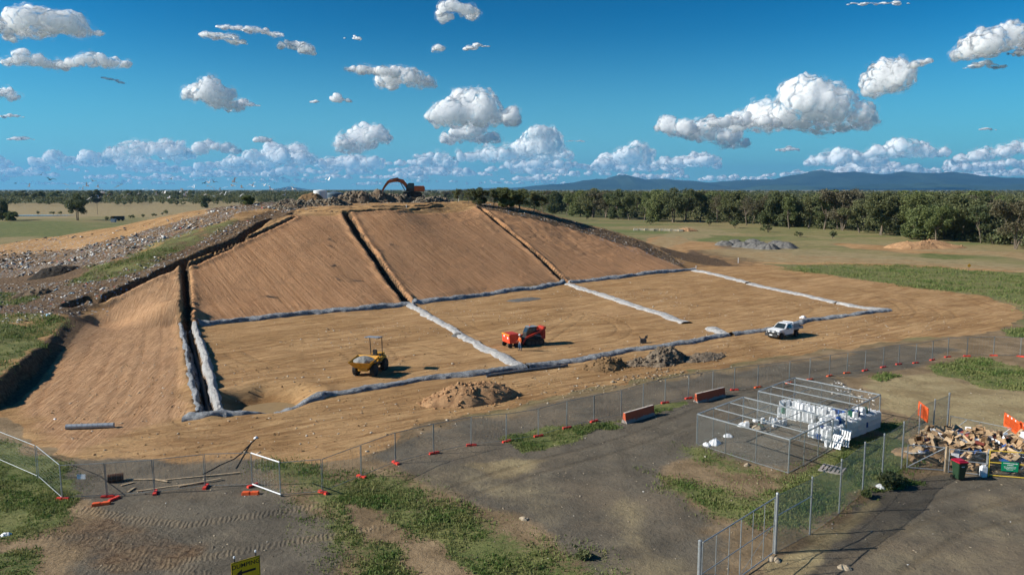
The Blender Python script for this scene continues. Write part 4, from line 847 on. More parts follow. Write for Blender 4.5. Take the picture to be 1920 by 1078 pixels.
def quad_on(a, b, c_, d, m, name, par, off, ins=.1):
    ce = (Vector(a)+Vector(b)+Vector(c_)+Vector(d))/4; n = (Vector(b)-Vector(a)).cross(Vector(d)-Vector(a)).normalized(); q = [lerp3(p, ce, ins)+n*off for p in (a, b, c_, d)]; q2 = [p-n*.02 for p in q]
    mb = MB(); mb.add(q+q2, [(0,1,2,3),(7,6,5,4),(0,4,5,1),(1,5,6,2),(2,6,7,3),(3,7,4,0)]); mb.build(name, m, par)
quad_on(vs[3], vs[0], vs[4], vs[7], mt['glass'], 'windscreen', cab_, .012, .14)
quad_on((-.72,-.865,1.2), (.45,-.865,1.2), (.35,-.72,1.7), (-.25,-.71,1.68), mt['glass'], 'side_window', cab_, .008, .02)
quad_on((.45,.865,1.2), (-.72,.865,1.2), (-.25,.71,1.68), (.35,.72,1.7), mt['glass'], 'side_window', cab_, .008, .02)
mb = MB(); mb.box((-2.33, 0, .75), (.08, 1.3, .28)); mb.build('grille', mt['black'], UT, bevel=.02)
for y in (-.72, .72):
    mb = MB(); mb.box((-2.27, y, .93), (.12, .32, .16)); mb.build('headlight', mt['whitep'], UT, bevel=.03)
mb = MB(); mb.box((-2.42, 0, .52), (.22, 1.75, .28)); mb.tube((-2.48, -.62, .6), (-2.46, -.62, 1.1), .04, 8); mb.tube((-2.48, .62, .6), (-2.46, .62, 1.1), .04, 8); mb.tube((-2.46, -.62, 1.1), (-2.46, .62, 1.1), .04, 8); mb.tube((-2.47, -.62, .85), (-2.47, .62, .85), .03, 8)
for s in (-1, 1): mb.tube((-2.47, s*.62, 1.0), (-2.3, s*.92, .9), .035, 8); mb.tube((-2.3, s*.92, .9), (-2.3, s*.92, .55), .035, 8)
mb.build('bull_bar', mt['dark'], UT, bevel=0)
for y in (-.3, .3):
    mb = MB(); mb.tube((-2.55, y, .95), (-2.45, y, .95), .1, 12); mb.build('spotlight', mt['whitep'], UT)
mb = MB(); mb.box((-2.545, 0, .55), (.02, .4, .12)); mb.build('number_plate', mt['whitep'], UT)
for s in (-1, 1):
    mb = MB(); mb.box((-.62, s*1.0, 1.25), (.12, .22, .17)); mb.build('mirror', mt['black'], UT, bevel=.02)
    mb = MB(); mb.box((.3, s*.91, 1.05), (.16, .03, .035)); mb.build('door_handle', mt['dark'], UT)
    mb = MB(); mb.box((-.1, s*.93, .42), (1.7, .14, .06)); mb.build('side_step', mt['black'], UT)
mb = MB(); mb.box((1.7, 0, .98), (1.9, 1.82, .1)); 
mb.build('tray_floor', mt['alu'], UT, bevel=.01)
for s in (-1, 1):
    mb = MB(); mb.box((1.7, s*.92, 1.13), (1.9, .04, .24)); mb.box((1.7, s*.945, 1.02), (1.9, .02, .04)); mb.build('drop_side', mt['alu'], UT)
mb = MB(); mb.box((2.66, 0, 1.13), (.04, 1.84, .24)); mb.build('tailgate', mt['dark'], UT)
mb = MB()
for y in (-.8, .8): mb.tube((.84, y, 1.0), (.84, y*.85, 1.85), .035, 8)
mb.tube((.84, -.68, 1.85), (.84, .68, 1.85), .035, 8); mb.tube((.84, -.74, 1.4), (.84, .74, 1.4), .025, 8); mb.build('headboard', mt['white'], UT)
mb = MB(); mb.box((1.65, -.05, .72), (1.9, .7, .3)); mb.build('underframe', mt['black'], UT)
mb = MB(); mb.box((0, 0, .3), (1.2, 1.5, .6)); mb.box((0, 0, .62), (1.24, 1.54, .05)); q = Matrix.Rotation(R(36), 3, 'Z') @ Vector((1.52, 0, 1.04))
tb = mb.build('toolbox', mt['alu'], bevel=.02, loc=(UT.location[0]+q.x, UT.location[1]+q.y, zU+q.z)); tb.rotation_euler.z = R(36); tag(tb, 'blue grey metal toolbox sitting on the tray of the white ute', 'toolbox')
mb = MB(); mb.box((0, 0, .14), (.35, 1.1, .28)); mb.box((.0, .2, .33), (.3, .4, .14)); q = Matrix.Rotation(R(36), 3, 'Z') @ Vector((2.42, 0, 1.04))
tb = mb.build('equipment_case', mt['dark'], bevel=.04, loc=(UT.location[0]+q.x, UT.location[1]+q.y, zU+q.z)); tb.rotation_euler.z = R(36); tag(tb, 'dark brown case at the back end of the ute tray', 'case')
# --- excavator (front along -X)
pE = atd(773,369,184); EX = empty('excavator', pE, R(8), 'orange excavator on top of the waste bank with its boom arched over to the left', 'excavator'); EX.scale = (1.07,)*3
for y in (-1.15, 1.15): track_unit(EX, (0, y, .5), 4.2, 1.0, .6, mt['dark'])
mb = MB(); mb.box((0, 0, .6), (2.2, 1.8, .5)); mb.tube((0, 0, .8), (0, 0, 1.1), .7, 16); mb.build('undercarriage', mt['dark'], EX, bevel=.04)
mb = MB(); mb.box((1.5, 0, 1.75), (2.3, 2.7, 1.25)); mb.box((.0, .95, 1.55), (2.0, .8, .85)); mb.box((2.5, 0, 1.7), (.5, 2.4, 1.1)); mb.build('counterweight', mt['exor'], EX, bevel=.12)
mb = MB(); mb.box((.1, 0, 1.2), (3.6, 2.5, .2)); mb.build('deck', mt['dark'], EX, bevel=.03)
mb = MB(); mb.prism([(-1.3,1.25),(.45,1.25),(.45,2.95),(-.75,3.0),(-1.35,2.2)], -1.3, -.35); cb = mb.build('cab', mt['dark'], EX, bevel=.06)
mb = MB(); mb.prism([(-1.1,1.8),(.3,1.8),(.3,2.8),(-.7,2.85),(-1.15,2.2)], -1.315, -1.303); mb.build('side_window', mt['glass'], cb)
mb = MB(); mb.box((-1.07, -.82, 2.55), (.02, .8, .8), Matrix.Rotation(R(36), 3, 'Y')); mb.build('windscreen', mt['glass'], cb)
def arm(pts, w, name, m, y=.1, par=None):
    mb = MB(); n = len(pts); up = []; lo = []
    for i, (x, z, h) in enumerate(pts):
        a = Vector(pts[max(0, i-1)][:2]); b = Vector(pts[min(n-1, i+1)][:2]); d = (b-a).normalized(); nn = Vector((-d.y, d.x)); up.append((x+nn.x*h/2, z+nn.y*h/2)); lo.append((x-nn.x*h/2, z-nn.y*h/2))
    for i in range(n-1): mb.prism([lo[i], lo[i+1], up[i+1], up[i]], y-w/2, y+w/2)
    return mb.build(name, m, EX, bevel=0)
arm([(-.9,1.6,.5),(-1.4,2.6,.75),(-2.1,3.35,.85),(-3.1,3.62,.8),(-4.1,3.5,.65),(-5.0,3.15,.45)], .5, 'boom', mt['exor'])
arm([(-4.5,3.75,.35),(-5.2,3.2,.6),(-5.9,2.3,.5),(-6.6,1.15,.32)], .4, 'stick', mt['exor'])
mb = MB(); mb.tube((-3.0, .1, 4.1), (-4.5, .1, 3.85), .09, 10); mb.build('stick_ram', mt['dark'], EX)
for y in (-.3, .5):
    mb = MB(); mb.tube((-1.6, y, 1.4), (-2.5, y, 3.1), .09, 10); mb.build('boom_ram', mt['dark'], EX)
mb = MB(); mb.box((-3.0, .1, 3.62), (.9, .54, .3), Matrix.Rotation(R(-8), 3, 'Y')); mb.build('name_plate', mt['dark'], EX)
mb = MB(); pr = [(-6.4,1.3),(-6.2,.9),(-6.5,.0),(-7.2,-.3),(-7.9,-.1),(-7.95,.25),(-7.85,1.15)]; mb.prism(pr, -.6, .8)
mb.build('bucket', M('worn_pale_steel', (.42,.38,.32), .55, .3, .2, 3, .2), EX, bevel=.04)
# --- tank
p = atd(601,375,190); mb = MB(); mb.lathe([(1.65, -.8), (1.65, 2.35), (1.6, 2.42), (.05, 2.6)], (0,0,0), 40)
t = NT('tank_white'); cc = t.mix(t.noise(.8, 4, .6, t.obj()), (.66,.68,.68), (.80,.81,.79)); tk = mb.build('water_tank', t.done(t.bsdf(cc, .5)), loc=(p[0], p[1], 18-1.0*190/F-2.6)); tag(tk, 'white round water tank behind the left part of the waste bank', 'tank')
p = atd(627,372,196); mb = MB(); mb.lathe([(2.4, 0), (2.4, 1.6), (2.2, 1.9), (.05, 2.4)], (0,0,0), 40); tk = mb.build('water_tank', M('dark_blue_tank', (.09,.14,.18), .5, 0, .2, 1), loc=(p[0], p[1], 18-3.5*196/F-2.4)); tag(tk, 'dark blue grey domed tank right beside the white tank', 'tank')
# --- dark truck and blue bin far left
p = GP(224,414); TK = empty('dark_truck', p, R(20), 'dark parked truck body on the pasture behind the litter slope', 'truck')
mb = MB(); mb.box((0, 0, 1.7), (5.4, 2.4, 2.0)); mb.build('cargo_body', mt['dark'], TK, bevel=.08); mb = MB(); mb.prism([(-4.6,.6),(-2.9,.6),(-2.9,2.7),(-4.1,2.7),(-4.6,1.7)], -1.1, 1.1); mb.build('cab', mt['brown'], TK, bevel=.08)
for x in (-3.7, -.2, 1.7):
    for y in (-1, 1): wheel(TK, (x, y, .5), .5, .3, rim=mt['dark'], lug=False)
p = GP(213,417); mb = MB(); mb.box((0, 0, .9), (2.2, 1.6, 1.6), taper=1.12); mb.box((0, 0, 1.75), (2.6, 1.9, .12)); o = mb.build('rubbish_skip', M('pale_blue_steel', (.3,.36,.45), .6), bevel=.04, loc=p); tag(o, 'pale blue rubbish skip beside the dark truck body', 'skip')
# --- person
def skin_mesh(name, joints, edges, mats, parent, levels=1):
    me = bpy.data.meshes.new(name); me.from_pydata([j[0] for j in joints], edges, []); o = link(bpy.data.objects.new(name, me), parent)
    md = o.modifiers.new('skin', 'SKIN'); md.use_smooth_shade = True; md.use_x_symmetry = False
    for i, j in enumerate(joints): me.skin_vertices[0].data[i].radius = (j[1], j[1] if len(j) < 3 else j[2])
    me.skin_vertices[0].data[0].use_root = True
    sb = o.modifiers.new('sub', 'SUBSURF'); sb.levels = sb.render_levels = levels
    dg = bpy.context.evaluated_depsgraph_get(); ev = o.evaluated_get(dg); m2 = bpy.data.meshes.new_from_object(ev); o.modifiers.clear(); o.data = m2; m2.name = name; m2.materials.clear(); m2.materials.append(mats)
    for p_ in m2.polygons: p_.material_index = 0
    return o
p = GP(975,658); PE = empty('person', p, R(-60), 'person in orange shirt, blue trousers and white hard hat beside the orange spreader box', 'person')
# local: facing -Y
J = [((0,0,.95),.13,.10),((0,0,1.15),.13,.10),((0,-.02,1.38),.16,.11),((0,-.02,1.5),.06,.06),((0,-.04,1.58),.065,.075),((0,-.04,1.7),.075,.09),
     ((-.19,0,1.42),.06,.06),((-.26,-.03,1.14),.045,.045),((-.20,-.24,1.02),.032,.032),((-.17,-.33,1.02),.035,.02),
     ((.19,0,1.42),.06,.06),((.25,0,1.12),.045,.045),((.26,-.08,.87),.032,.032),((.26,-.11,.78),.02,.035),
     ((-.1,0,.88),.09,.09),((-.11,-.06,.5),.065,.065),((-.12,.02,.1),.042,.042),((-.13,-.12,.04),.045,.035),
     ((.1,0,.88),.09,.09),((.12,.03,.5),.065,.065),((.13,.10,.1),.042,.042),((.14,-.03,.04),.045,.035)]
E = [(0,1),(1,2),(2,3),(3,4),(4,5),(2,6),(6,7),(7,8),(8,9),(2,10),(10,11),(11,12),(12,13),(0,14),(14,15),(15,16),(16,17),(0,18),(18,19),(19,20),(20,21)]
body = skin_mesh('body', J, E, mt['skin'], PE, 2)
# fingers and thumbs
fb = MB()
for hx, hy, hz, d in ((-.17,-.36,1.02,(0,-1,-.15)),(.26,-.115,.75,(.0,-.1,-1))):
    D_ = Vector(d).normalized(); sd_ = D_.cross(Vector((1,0,0))).normalized() if abs(D_.z) > .5 else Vector((1,0,0))
    for k in range(4): b0 = Vector((hx,hy,hz))+sd_*(k-1.5)*.02; m_ = b0+D_*.045; fb.tube(b0, m_, .0095, 6, .009); fb.tube(m_, m_+(D_+Vector((0,.35,-.2))).normalized()*(.035+.006*(1.5-abs(k-1.6))), .009, 6, .006)
    b0 = Vector((hx,hy,hz))-sd_*.035-D_*.03; fb.tube(b0, b0+(D_-sd_*.7).normalized()*.05, .011, 6, .008)
fb.build('fingers', mt['skin'], body)
hd = MB(); hd.lathe([(.02,1.60),(.05,1.605),(.078,1.66),(.085,1.72),(.075,1.78),(.03,1.81)], (0,-.045,0), 14); hd.box((0,-.135,1.69), (.025,.03,.045)); hd.box((.085,-.04,1.69), (.02,.03,.05)); hd.box((-.085,-.04,1.69), (.02,.03,.05)); hd.box((0,-.128,1.645), (.045,.01,.01)); hd.build('head', mt['skin'], body, bevel=.004, smooth=True)
for s in (-1, 1):
    e_ = MB(); e_.box((s*.032,-.128,1.712), (.02,.008,.01)); e_.build('eye', mt['inkb'], body)
hr = MB(); hr.lathe([(.083,1.68),(.09,1.72),(.088,1.745)], (0,-.03,0), 14); hr.build('hair', mt['dark'], PE)
skin_mesh('shirt', [((0,0,.98),.155,.125),((0,0,1.15),.155,.125),((0,-.01,1.38),.185,.13),((0,-.02,1.47),.07,.07),((-.2,0,1.42),.08,.075),((-.26,-.03,1.16),.06,.06),((-.21,-.2,1.03),.045,.045),((.2,0,1.42),.08,.075),((.255,0,1.14),.06,.06),((.262,-.06,.93),.045,.045)], [(0,1),(1,2),(2,3),(2,4),(4,5),(5,6),(2,7),(7,8),(8,9)], mt['hivis'], PE, 1)
skin_mesh('trousers', [((0,0,1.0),.15,.12),((0,0,.93),.14,.115),((-.1,0,.85),.105,.1),((-.11,-.06,.5),.08,.08),((-.12,.02,.12),.06,.06),((.1,0,.85),.105,.1),((.12,.03,.5),.08,.08),((.13,.1,.12),.06,.06)], [(0,1),(1,2),(2,3),(3,4),(1,5),(5,6),(6,7)], mt['jeans'], PE, 1)
hh = MB(); hh.lathe([(.14,1.755),(.112,1.765),(.115,1.8),(.098,1.86),(.06,1.895),(.01,1.905)], (0,-.045,0), 18); hh.box((0,-.17,1.76),(.16,.09,.012)); hh.build('hard_hat', mt['white'], PE)
for s, y in ((-1,-.06),(1,.03)):
    bt = MB(); bt.box((s*.13, y-.0, .06), (.11,.29,.12)); bt.build('boot', mt['timber'], PE, bevel=.03)
# --- small black gear on sheet near loader, small dark bag on far edge etc.
p = GP(1206,643); mb = MB(); mb.box((0,0,.25),(.7,.5,.5)); mb.tube((.1,0,.5),(.5,.1,.95),.05,8); mb.tube((-.2,0,.45),(-.5,.05,.8),.04,8); mb.box((.35,.05,.7),(.3,.12,.3)); o = mb.build('pump', mt['dark'], bevel=.04, loc=p); tag(o, 'small dark pump standing at the near edge of the loader cell', 'pump')
# ------------------------------------------------------------------ chain wire fence on the right
def pole(mb, p, h, r): mb.tube((p[0], p[1], p[2]-.1), (p[0], p[1], p[2]+h), r, 10)
HF = 3.1
FB = [atz(1313,1017,HF), atz(1458,927,HF)]; FBb = [np.array([p[0], p[1], 0]) for p in FB]
cb_ = [(1518,1003),(1573,963),(1617,923),(1653,906),(1690,878),(1721,840),(1748,829),(1775,815)]
CBp = [GP(*p) for p in cb_]
lbls = ['thick','first thin','second thin','third thin','fourth thin','fifth thin','sixth thin','seventh thin','tall end']
allp = [np.array([FBb[1][0], FBb[1][1], gz(FBb[1][0], FBb[1][1])])]+CBp
for i in range(len(allp)-1):
    A, B = allp[i], allp[i+1]; t0 = empty('chain_wire_fence', A, 0, ORD[i]+' bay of the green chain wire fence counted from the thick gate post', 'fence', 'green chain wire fence bays'); d = Vector(B-A); up = Vector((0, 0, HF-.05))
    mb = MB(); mb.tube((0,0,-.1), up+Vector((0,0,.05)), .075 if i == 0 else .045, 10); mb.lathe([(.02,.0),(.085 if i == 0 else .055,0),(.05,.06),(.01,.08)], tuple(up+Vector((0,0,.05))), 10); mb.build('post', mt['galv'], t0)
    if i == len(allp)-2: mb = MB(); mb.tube(d+Vector((0,0,-.1)), d+Vector((0,0,HF+.1)), .06, 10); mb.build('post', mt['galv'], t0)
    q = MB(); q.add([Vector(), d, d+up, up], [(0,1,2,3)]); o = q.build('wire_mesh', mt['chain'], t0); sheet_uv(o, d.length, HF)
    if i == 0: mb = MB(); mb.tube((0,0,1.95), d+Vector((0,0,2.1)), .028, 8); mb.build('brace', mt['galv'], t0)
    for z in (.05, 1.55, 3.0):
        if z == 1.55 and i == 0: continue
        mb = MB(); mb.tube((0,0,z), d+Vector((0,0,z)), .008, 4); mb.build('strain_wire', mt['galvd'], t0)
# gate leaf between the two thick posts
A, B = FBb[0], FBb[1]; A[2] = gz(A[0], A[1]); B[2] = gz(B[0], B[1]); d = Vector(B-A)
t0 = empty('gate_post', A, 0, 'thick galvanised gate post at the bottom edge of the picture', 'post'); mb = MB(); mb.tube((0,0,-.1),(0,0,HF),.085,12); mb.build('post', mt['galv'], t0); mb = MB(); mb.lathe([(.09,0),(.09,.03),(.03,.07)], (0,0,HF), 12); mb.build('cap', mt['galv'], t0); mb = MB(); mb.tube((0,0,.3+1.3),(1.6,-1.9,.02),.03,8); mb.build('brace', mt['white'], t0)
g = empty('mesh_gate', A+np.array([d.x*.03, d.y*.03, .12]), 0, 'tall wire mesh gate leaf between the two thick posts', 'gate'); w_ = d*.94; H = 2.85
for nm, a_, b_, r in [('frame_rail',(0,0),(1,0),.03),('frame_rail',(0,1),(1,1),.03),('frame_rail',(0,.5),(1,.5),.022),('frame_stile',(0,0),(0,1),.03),('frame_stile',(1,0),(1,1),.03)]+[('frame_bar',(k,0),(k,1),.02 if k != .5 else .03) for k in (.17,.34,.5,.67,.84)]:
    mb = MB(); mb.tube(w_*a_[0]+Vector((0,0,a_[1]*H)), w_*b_[0]+Vector((0,0,b_[1]*H)), r, 8); mb.build(nm, mt['galv'], g)
mb = MB(); mb.tube(w_*0+Vector((0,0,H*.5)), w_*.5+Vector((0,0,.05)), .012, 6); mb.tube(w_*.5+Vector((0,0,.05)), w_*.95+Vector((0,0,H*.5)), .012, 6); mb.build('brace_rod', mt['galvd'], g)
q = MB(); q.add([Vector(), w_, w_+Vector((0,0,H)), Vector((0,0,H))], [(0,1,2,3)]); o = q.build('wire_mesh', mt['chaing'], g); sheet_uv(o, w_.length, H)
# second gate behind the cardboard
P0 = GP(1779,815); P1 = GP(1893,838)
g = empty('mesh_gate', P0, 0, 'wide wire gate with diagonal braces behind the cardboard heap', 'gate'); d = Vector(P1-P0); H = 1.45
for nm, a_, b_ in [('frame_rail',(0,.03),(1,.03)),('frame_rail',(0,1),(1,1)),('frame_stile',(0.01,0),(0.01,1)),('frame_stile',(.5,0),(.5,1)),('frame_stile',(1,0),(1,1)),('diagonal_brace',(0.02,.15),(.28,.95)),('diagonal_brace',(.72,.15),(.98,.95))]:
    mb = MB(); mb.tube(d*a_[0]+Vector((0,0,a_[1]*H)), d*b_[0]+Vector((0,0,b_[1]*H)), .028, 8); mb.build(nm, mt['galv'] if 'diag' in nm else mt['galvd'], g)
q = MB(); q.add([Vector(), d, d+Vector((0,0,H)), Vector((0,0,H))], [(0,1,2,3)]); o = q.build('wire_mesh', mt['chaing'], g); sheet_uv(o, d.length, H)
# pen of gates in front of the cardboard
def pen(a, b, h, m, diag, label, cat='gate', name='pen_gate', mid=None):
    A, B = GP(*a), GP(*b); d = Vector(B-A); g = empty(name, A, 0, label, cat); L_ = [('frame_rail',(0,.06),(1,.06)),('frame_rail',(0,1),(1,1)),('frame_stile',(0,0),(0,1)),('frame_stile',(1,0),(1,1))]
    if mid: L_.append(('frame_rail',(0,mid),(1,mid)))
    if diag: L_.append(('diagonal_brace',(0.02,.08),(.98,.98)))
    for nm, a_, b_ in L_:
        mb = MB(); mb.tube(d*a_[0]+Vector((0,0,a_[1]*h)), d*b_[0]+Vector((0,0,b_[1]*h)), .032, 8); mb.build(nm, m, g)
    q = MB(); q.add([Vector(), d, d+Vector((0,0,h)), Vector((0,0,h))], [(0,1,2,3)]); o = q.build('wire_mesh', mt['chaing'], g); sheet_uv(o, d.length, h); return A, d
pen((1700,878), (1770,884), 1.6, mt['galv'], True, 'grey pen gate with one diagonal in front of the left half of the cardboard')
pen((1778,886), (1848,893), 1.55, mt['galv'], False, 'grey low gate frame in front of the cardboard behind the wheeled bin', mid=.55)
Ay, dy_ = pen((1853,893), (1960,903), 1.7, mt['yel2'], False, 'yellow pen gate carrying the green sign at the right edge', mid=.55)
p = GP(1773,885); mb = MB(); mb.box((0,0,.85),(.16,.16,1.7)); o = mb.build('timber_post', mt['timber'], bevel=.01, loc=p); tag(o, 'square pale timber post between the two grey pen gates', 'post')
p = GP(1851,892); mb = MB(); mb.tube((0,0,0),(0,0,1.75),.06,12); o = mb.build('steel_post', mt['galv'], loc=p); tag(o, 'round steel post at the left end of the yellow gate', 'post')
# text helper
def text_mesh(body, size, name, mat, parent, loc, rot, ext=.003):
    cu = bpy.data.curves.new(name, 'FONT'); cu.body = body; cu.size = size; cu.extrude = ext; cu.align_x = 'CENTER'; cu.align_y = 'CENTER'; cu.offset = size*.012
    o = bpy.data.objects.new(name, cu); COL.objects.link(o); dg = bpy.context.evaluated_depsgraph_get(); me = bpy.data.meshes.new_from_object(o.evaluated_get(dg)); bpy.data.objects.remove(o)
    me.materials.clear(); me.materials.append(mat); o = bpy.data.objects.new(name, me); o.location = loc; o.rotation_euler = rot; return link(o, parent)
an = math.atan2(dy_.y, dy_.x); sp_ = Ay+np.array([dy_.x, dy_.y, 0])*.36+np.array([math.sin(an)*.06, -math.cos(an)*.06, .78])
g = empty('green_sign', sp_, an, 'small green sign with small white lettering hung on the yellow gate', 'sign'); mb = MB(); mb.box((0,0,0),(.95,.02,.62)); mb.build('board', mt['signg'], g, bevel=.006)
for z, w_, h_ in ((.21,.74,.055),(.10,.30,.055),(-.02,.66,.03),(-.10,.58,.03),(-.19,.36,.03)):
    x_ = -w_/2; rl = random.Random(int(z*100))
    mb = MB()
    while x_ < w_/2: k_ = rl.uniform(.03,.09); mb.box((x_+k_/2,-.013,z),(k_,.004,h_*rl.uniform(.75,1))); x_ += k_+.02
    mb.build('lettering', mt['whitep'], g)
# wheelie bin
def bin_at(p, rz, body, lid, label):
    g = empty('wheeled_bin', p, rz, label, 'bin'); mb = MB(); prof = [(-.22,-.25),(.22,-.25),(.22,.25),(-.22,.25)]
    vs = [(x*1.0, y*1.0, .1) for x, y in prof]+[(x*1.32, y*1.4, 1.15) for x, y in prof]; mb.add(vs, [(3,2,1,0),(4,5,6,7),(0,1,5,4),(1,2,6,5),(2,3,7,6),(3,0,4,7)]); mb.box((0,0,1.12),(.62,.74,.07)); mb.build('body', body, g, bevel=.025)
    mb = MB(); mb.box((0,-.02,1.2),(.66,.8,.09)); mb.box((0,.02,1.26),(.5,.6,.05)); mb.build('lid', lid, g, bevel=.03)
    for s in (-1,1): wh = wheel(g, (s*.26,.28,.12), .12, .06, rim=mt['dark'], lug=False); wh.rotation_euler = (0,0,R(90))
    mb = MB(); mb.tube((-.25,.42,1.12),(.25,.42,1.12),.02,8); mb.build('handle', body, g)
    mb = MB(); mb.box((0,-.335,.93),(.2,.012,.05)); mb.build('sticker', mt['whitep'], g)
bin_at(GP(1797,899), R(8), M('dark_green_plastic', (.02,.05,.025), .5, 0, .15, 3), M('dark_red_lid', (.42,.012,.04), .45, 0, .1, 3), 'dark green wheeled bin with a red lid in front of the cardboard')
# white jerrycan by the post; drums
def drum_mesh():
    mb = MB(); mb.box((0,0,.19),(.27,.25,.38)); mb.box((0,.0,.40),(.18,.17,.05)); mb.tube((.07,0,.40),(.07,0,.46),.032,10); mb.bar((-.09,0,.45),(.03,0,.45),.03); mb.bar((-.09,0,.45),(-.09,0,.40),.03); return mb
protos = [drum_mesh().build('plastic_drum', m_, bevel=.03) for m_ in (mt['whitep'], mt['bluep'], mt['greenp'])]; first = [True]*3
def drum(x, y, z, kind, label, rz=None, tilt=0):
    o = protos[kind]
    if first[kind]: first[kind] = False
    else: o = o.copy(); COL.objects.link(o)
    o.location = (x, y, z); o.rotation_euler = (tilt, tilt*.3, random.uniform(-.25,.25) if rz is None else rz); k = random.uniform(1.0,1.2); o.scale = (k, k, k*random.uniform(.9,1.1))
    return tag(o, label, 'drum', ('white','blue','green')[kind]+' plastic drums stacked in the further cage')
rs = random.Random(5); ex = np.array([1, -.0]);
a1 = atz(1462,783,0); a2 = atz(1580,806,0); b1 = atz(1552,838,0); b2 = atz(1648,800,0)
e1 = (a2-a1)[:2]; L1 = np.hypot(*e1); e1 /= L1; n1 = np.array([-e1[1], e1[0]])
cnt = 0
for i in range(int(L1/.33)+1):
    for j in range(5):
        if (rs.random() < .12 and j in (0, 4)): continue
        top = 2 if (j == 0 or vn(np.array([i*.4]), np.array([j*.6]), 9)[0] < .45) else 3
        for k in range(3):
            if k < 1 and not (j == 0): continue
            if k >= top: continue
            if rs.random() < .1 and k == 2 and j < 2: continue
            q = a1[:2]+e1*i*.33+n1*j*.32+np.array([rs.uniform(-.03,.03), rs.uniform(-.03,.03)]); kind = 0
            if k >= top-1 and j in (3,4) and 3 < i < 9: kind = 1
            elif k >= top-1 and j in (3,4) and 11 < i < 16: kind = 1
            elif rs.random() < .03: kind = 2
            drum(q[0], q[1], gz(q[0], q[1], False)+.02+k*.41, kind, ('white','blue','green')[kind]+' plastic drum in the long row along the back of the further cage', tilt=rs.uniform(-.06,.06)); cnt += 1
e2 = (b2-b1)[:2]; L2 = np.hypot(*e2); e2 /= L2; n2 = np.array([-e2[1], e2[0]])
for i in range(int(L2/.33)+1):
    for j in range(5):
        for k in range(4):
            if k < 2 and not (j == 0 or (i == 0 and k)): continue
            if k == 3 and (j in (0, 4) or vn(np.array([i*.45]), np.array([j*.5+3]), 4)[0] < .62): continue
            q = b1[:2]+e2*i*.33+n2*j*.34+np.array([rs.uniform(-.03,.03), rs.uniform(-.03,.03)]); kind = 2 if rs.random() < .045 else (1 if rs.random() < .03 else 0)
            drum(q[0], q[1], gz(q[0], q[1], False)+.02+k*.4, kind, ('white','blue','green')[kind]+' plastic drum in the tall block at the right end of the further cage', tilt=rs.uniform(-.08,.08)); cnt += 1
print('drums', cnt)
for (x, y, k) in [(1430,795,0),(1438,793,0),(1446,795,0),(1454,797,0),(1462,800,0),(1470,798,0),(1424,800,2),(1452,801,0),(1414,790,0),(1400,803,0)]:
    p = GP(x, y); o = drum(p[0], p[1], p[2], k, ('white','blue','green')[k]+' plastic drum lying loose on the gravel between the two cages', tilt=random.choice([0, 1.4, .1])); o['group'] = 'loose drums between the cages'
p = GP(1843,893); o = drum(p[0], p[1], p[2], 0, 'white jerrycan standing by the post at the yellow gate', tilt=.0); del o['group']; o.scale = (1.3,1.2,1.7)
# bags
def bag(px, s, label, m=None, seed=0):
    p = G(*px); o = heap('plastic_bag', p, s, s*.7, s*.7, seed, m or mt['whitep'], label, 'bag', seed=80+seed, lump=.5, n=20); return o
bag((1340,833), .6, 'crumpled white sheet bag outside the near left cage corner', seed=1); bag((1325,836), .35, 'small white scrap left of the crumpled bag by the cage', seed=2)
bag((1365,820), .4, 'small white bag inside the nearer cage', seed=3); bag((1391,800), .45, 'white bag at the back post of the nearer cage', seed=4); bag((1402,795), .4, 'cream sack near the back of the nearer cage', mt['card2'], seed=5); bag((1420,806), .55, 'brown grey sack pile behind the nearer cage', mt['stone'], seed=6)
bag((1401,872), .3, 'pale stone in the grass strip before the nearer cage', mt['stone'], seed=7); bag((1651,913), .35, 'white rag by the bush under the chain wire fence', seed=8); bag((1583,1066), .35, 'flat pale stone near the shadow of the thick post', mt['stone'], seed=9)
for i, (x, y, s) in enumerate([(1448,1050,.28),(1457,1052,.3)]): bag((x, y), s, ['round pale stone left of the thick gate post foot','round pale stone right of the thick gate post foot'][i], mt['stone'], seed=10+i)
bag((982,974), .28, 'single pale stone alone on the dark gravel in the foreground', mt['stone'], seed=12); bag((10,1003), .3, 'white rag at the far left bottom grass', seed=13); bag((480,822), .22, 'white cap where the black hoses start on the dirt', seed=14)
bag((103,787), .15, 'tiny white scrap above the long grey pipe', seed=15); bag((1505,596), .55, 'white cloth behind the tray of the ute', seed=16)
# pallet lying, white pallet/gate leaning
def pallet(p, rz, rx, m, label, w=1.2, d=1.1, n=6):
    g = empty('pallet', p, rz, label, 'pallet'); g.rotation_euler = (rx, 0, rz)
    for k in range(n): mb = MB(); mb.box((-w/2+w*(k+.5)/n, 0, .12), (w/n*.62, d, .022)); mb.build('deck_board', m, g)
    for k in range(3): mb = MB(); mb.box((0, -d/2+.05+(d-.1)*k/2, .055), (w, .09, .1)); mb.build('bearer', m, g)
pallet(GP(1561,881), R(-35), 0, M('pale_worn_timber', (.42,.37,.34), .85), 'worn pinkish timber pallet lying flat in the grass by the chain wire fence', 1.5, 1.3)
p = atz(1578,836,0); pallet(np.array([p[0], p[1], .62]), R(-42), R(66), mt['whitep'], 'white slatted pallet leaning on the end of the drum stack', 1.2, 1.2, 7)
p = atz(1568,841,0); pallet(np.array([p[0], p[1]-.1, .5]), R(-48), R(58), mt['whitep'], 'second white slatted pallet leaning in front of the first', .8, 1.0, 5)
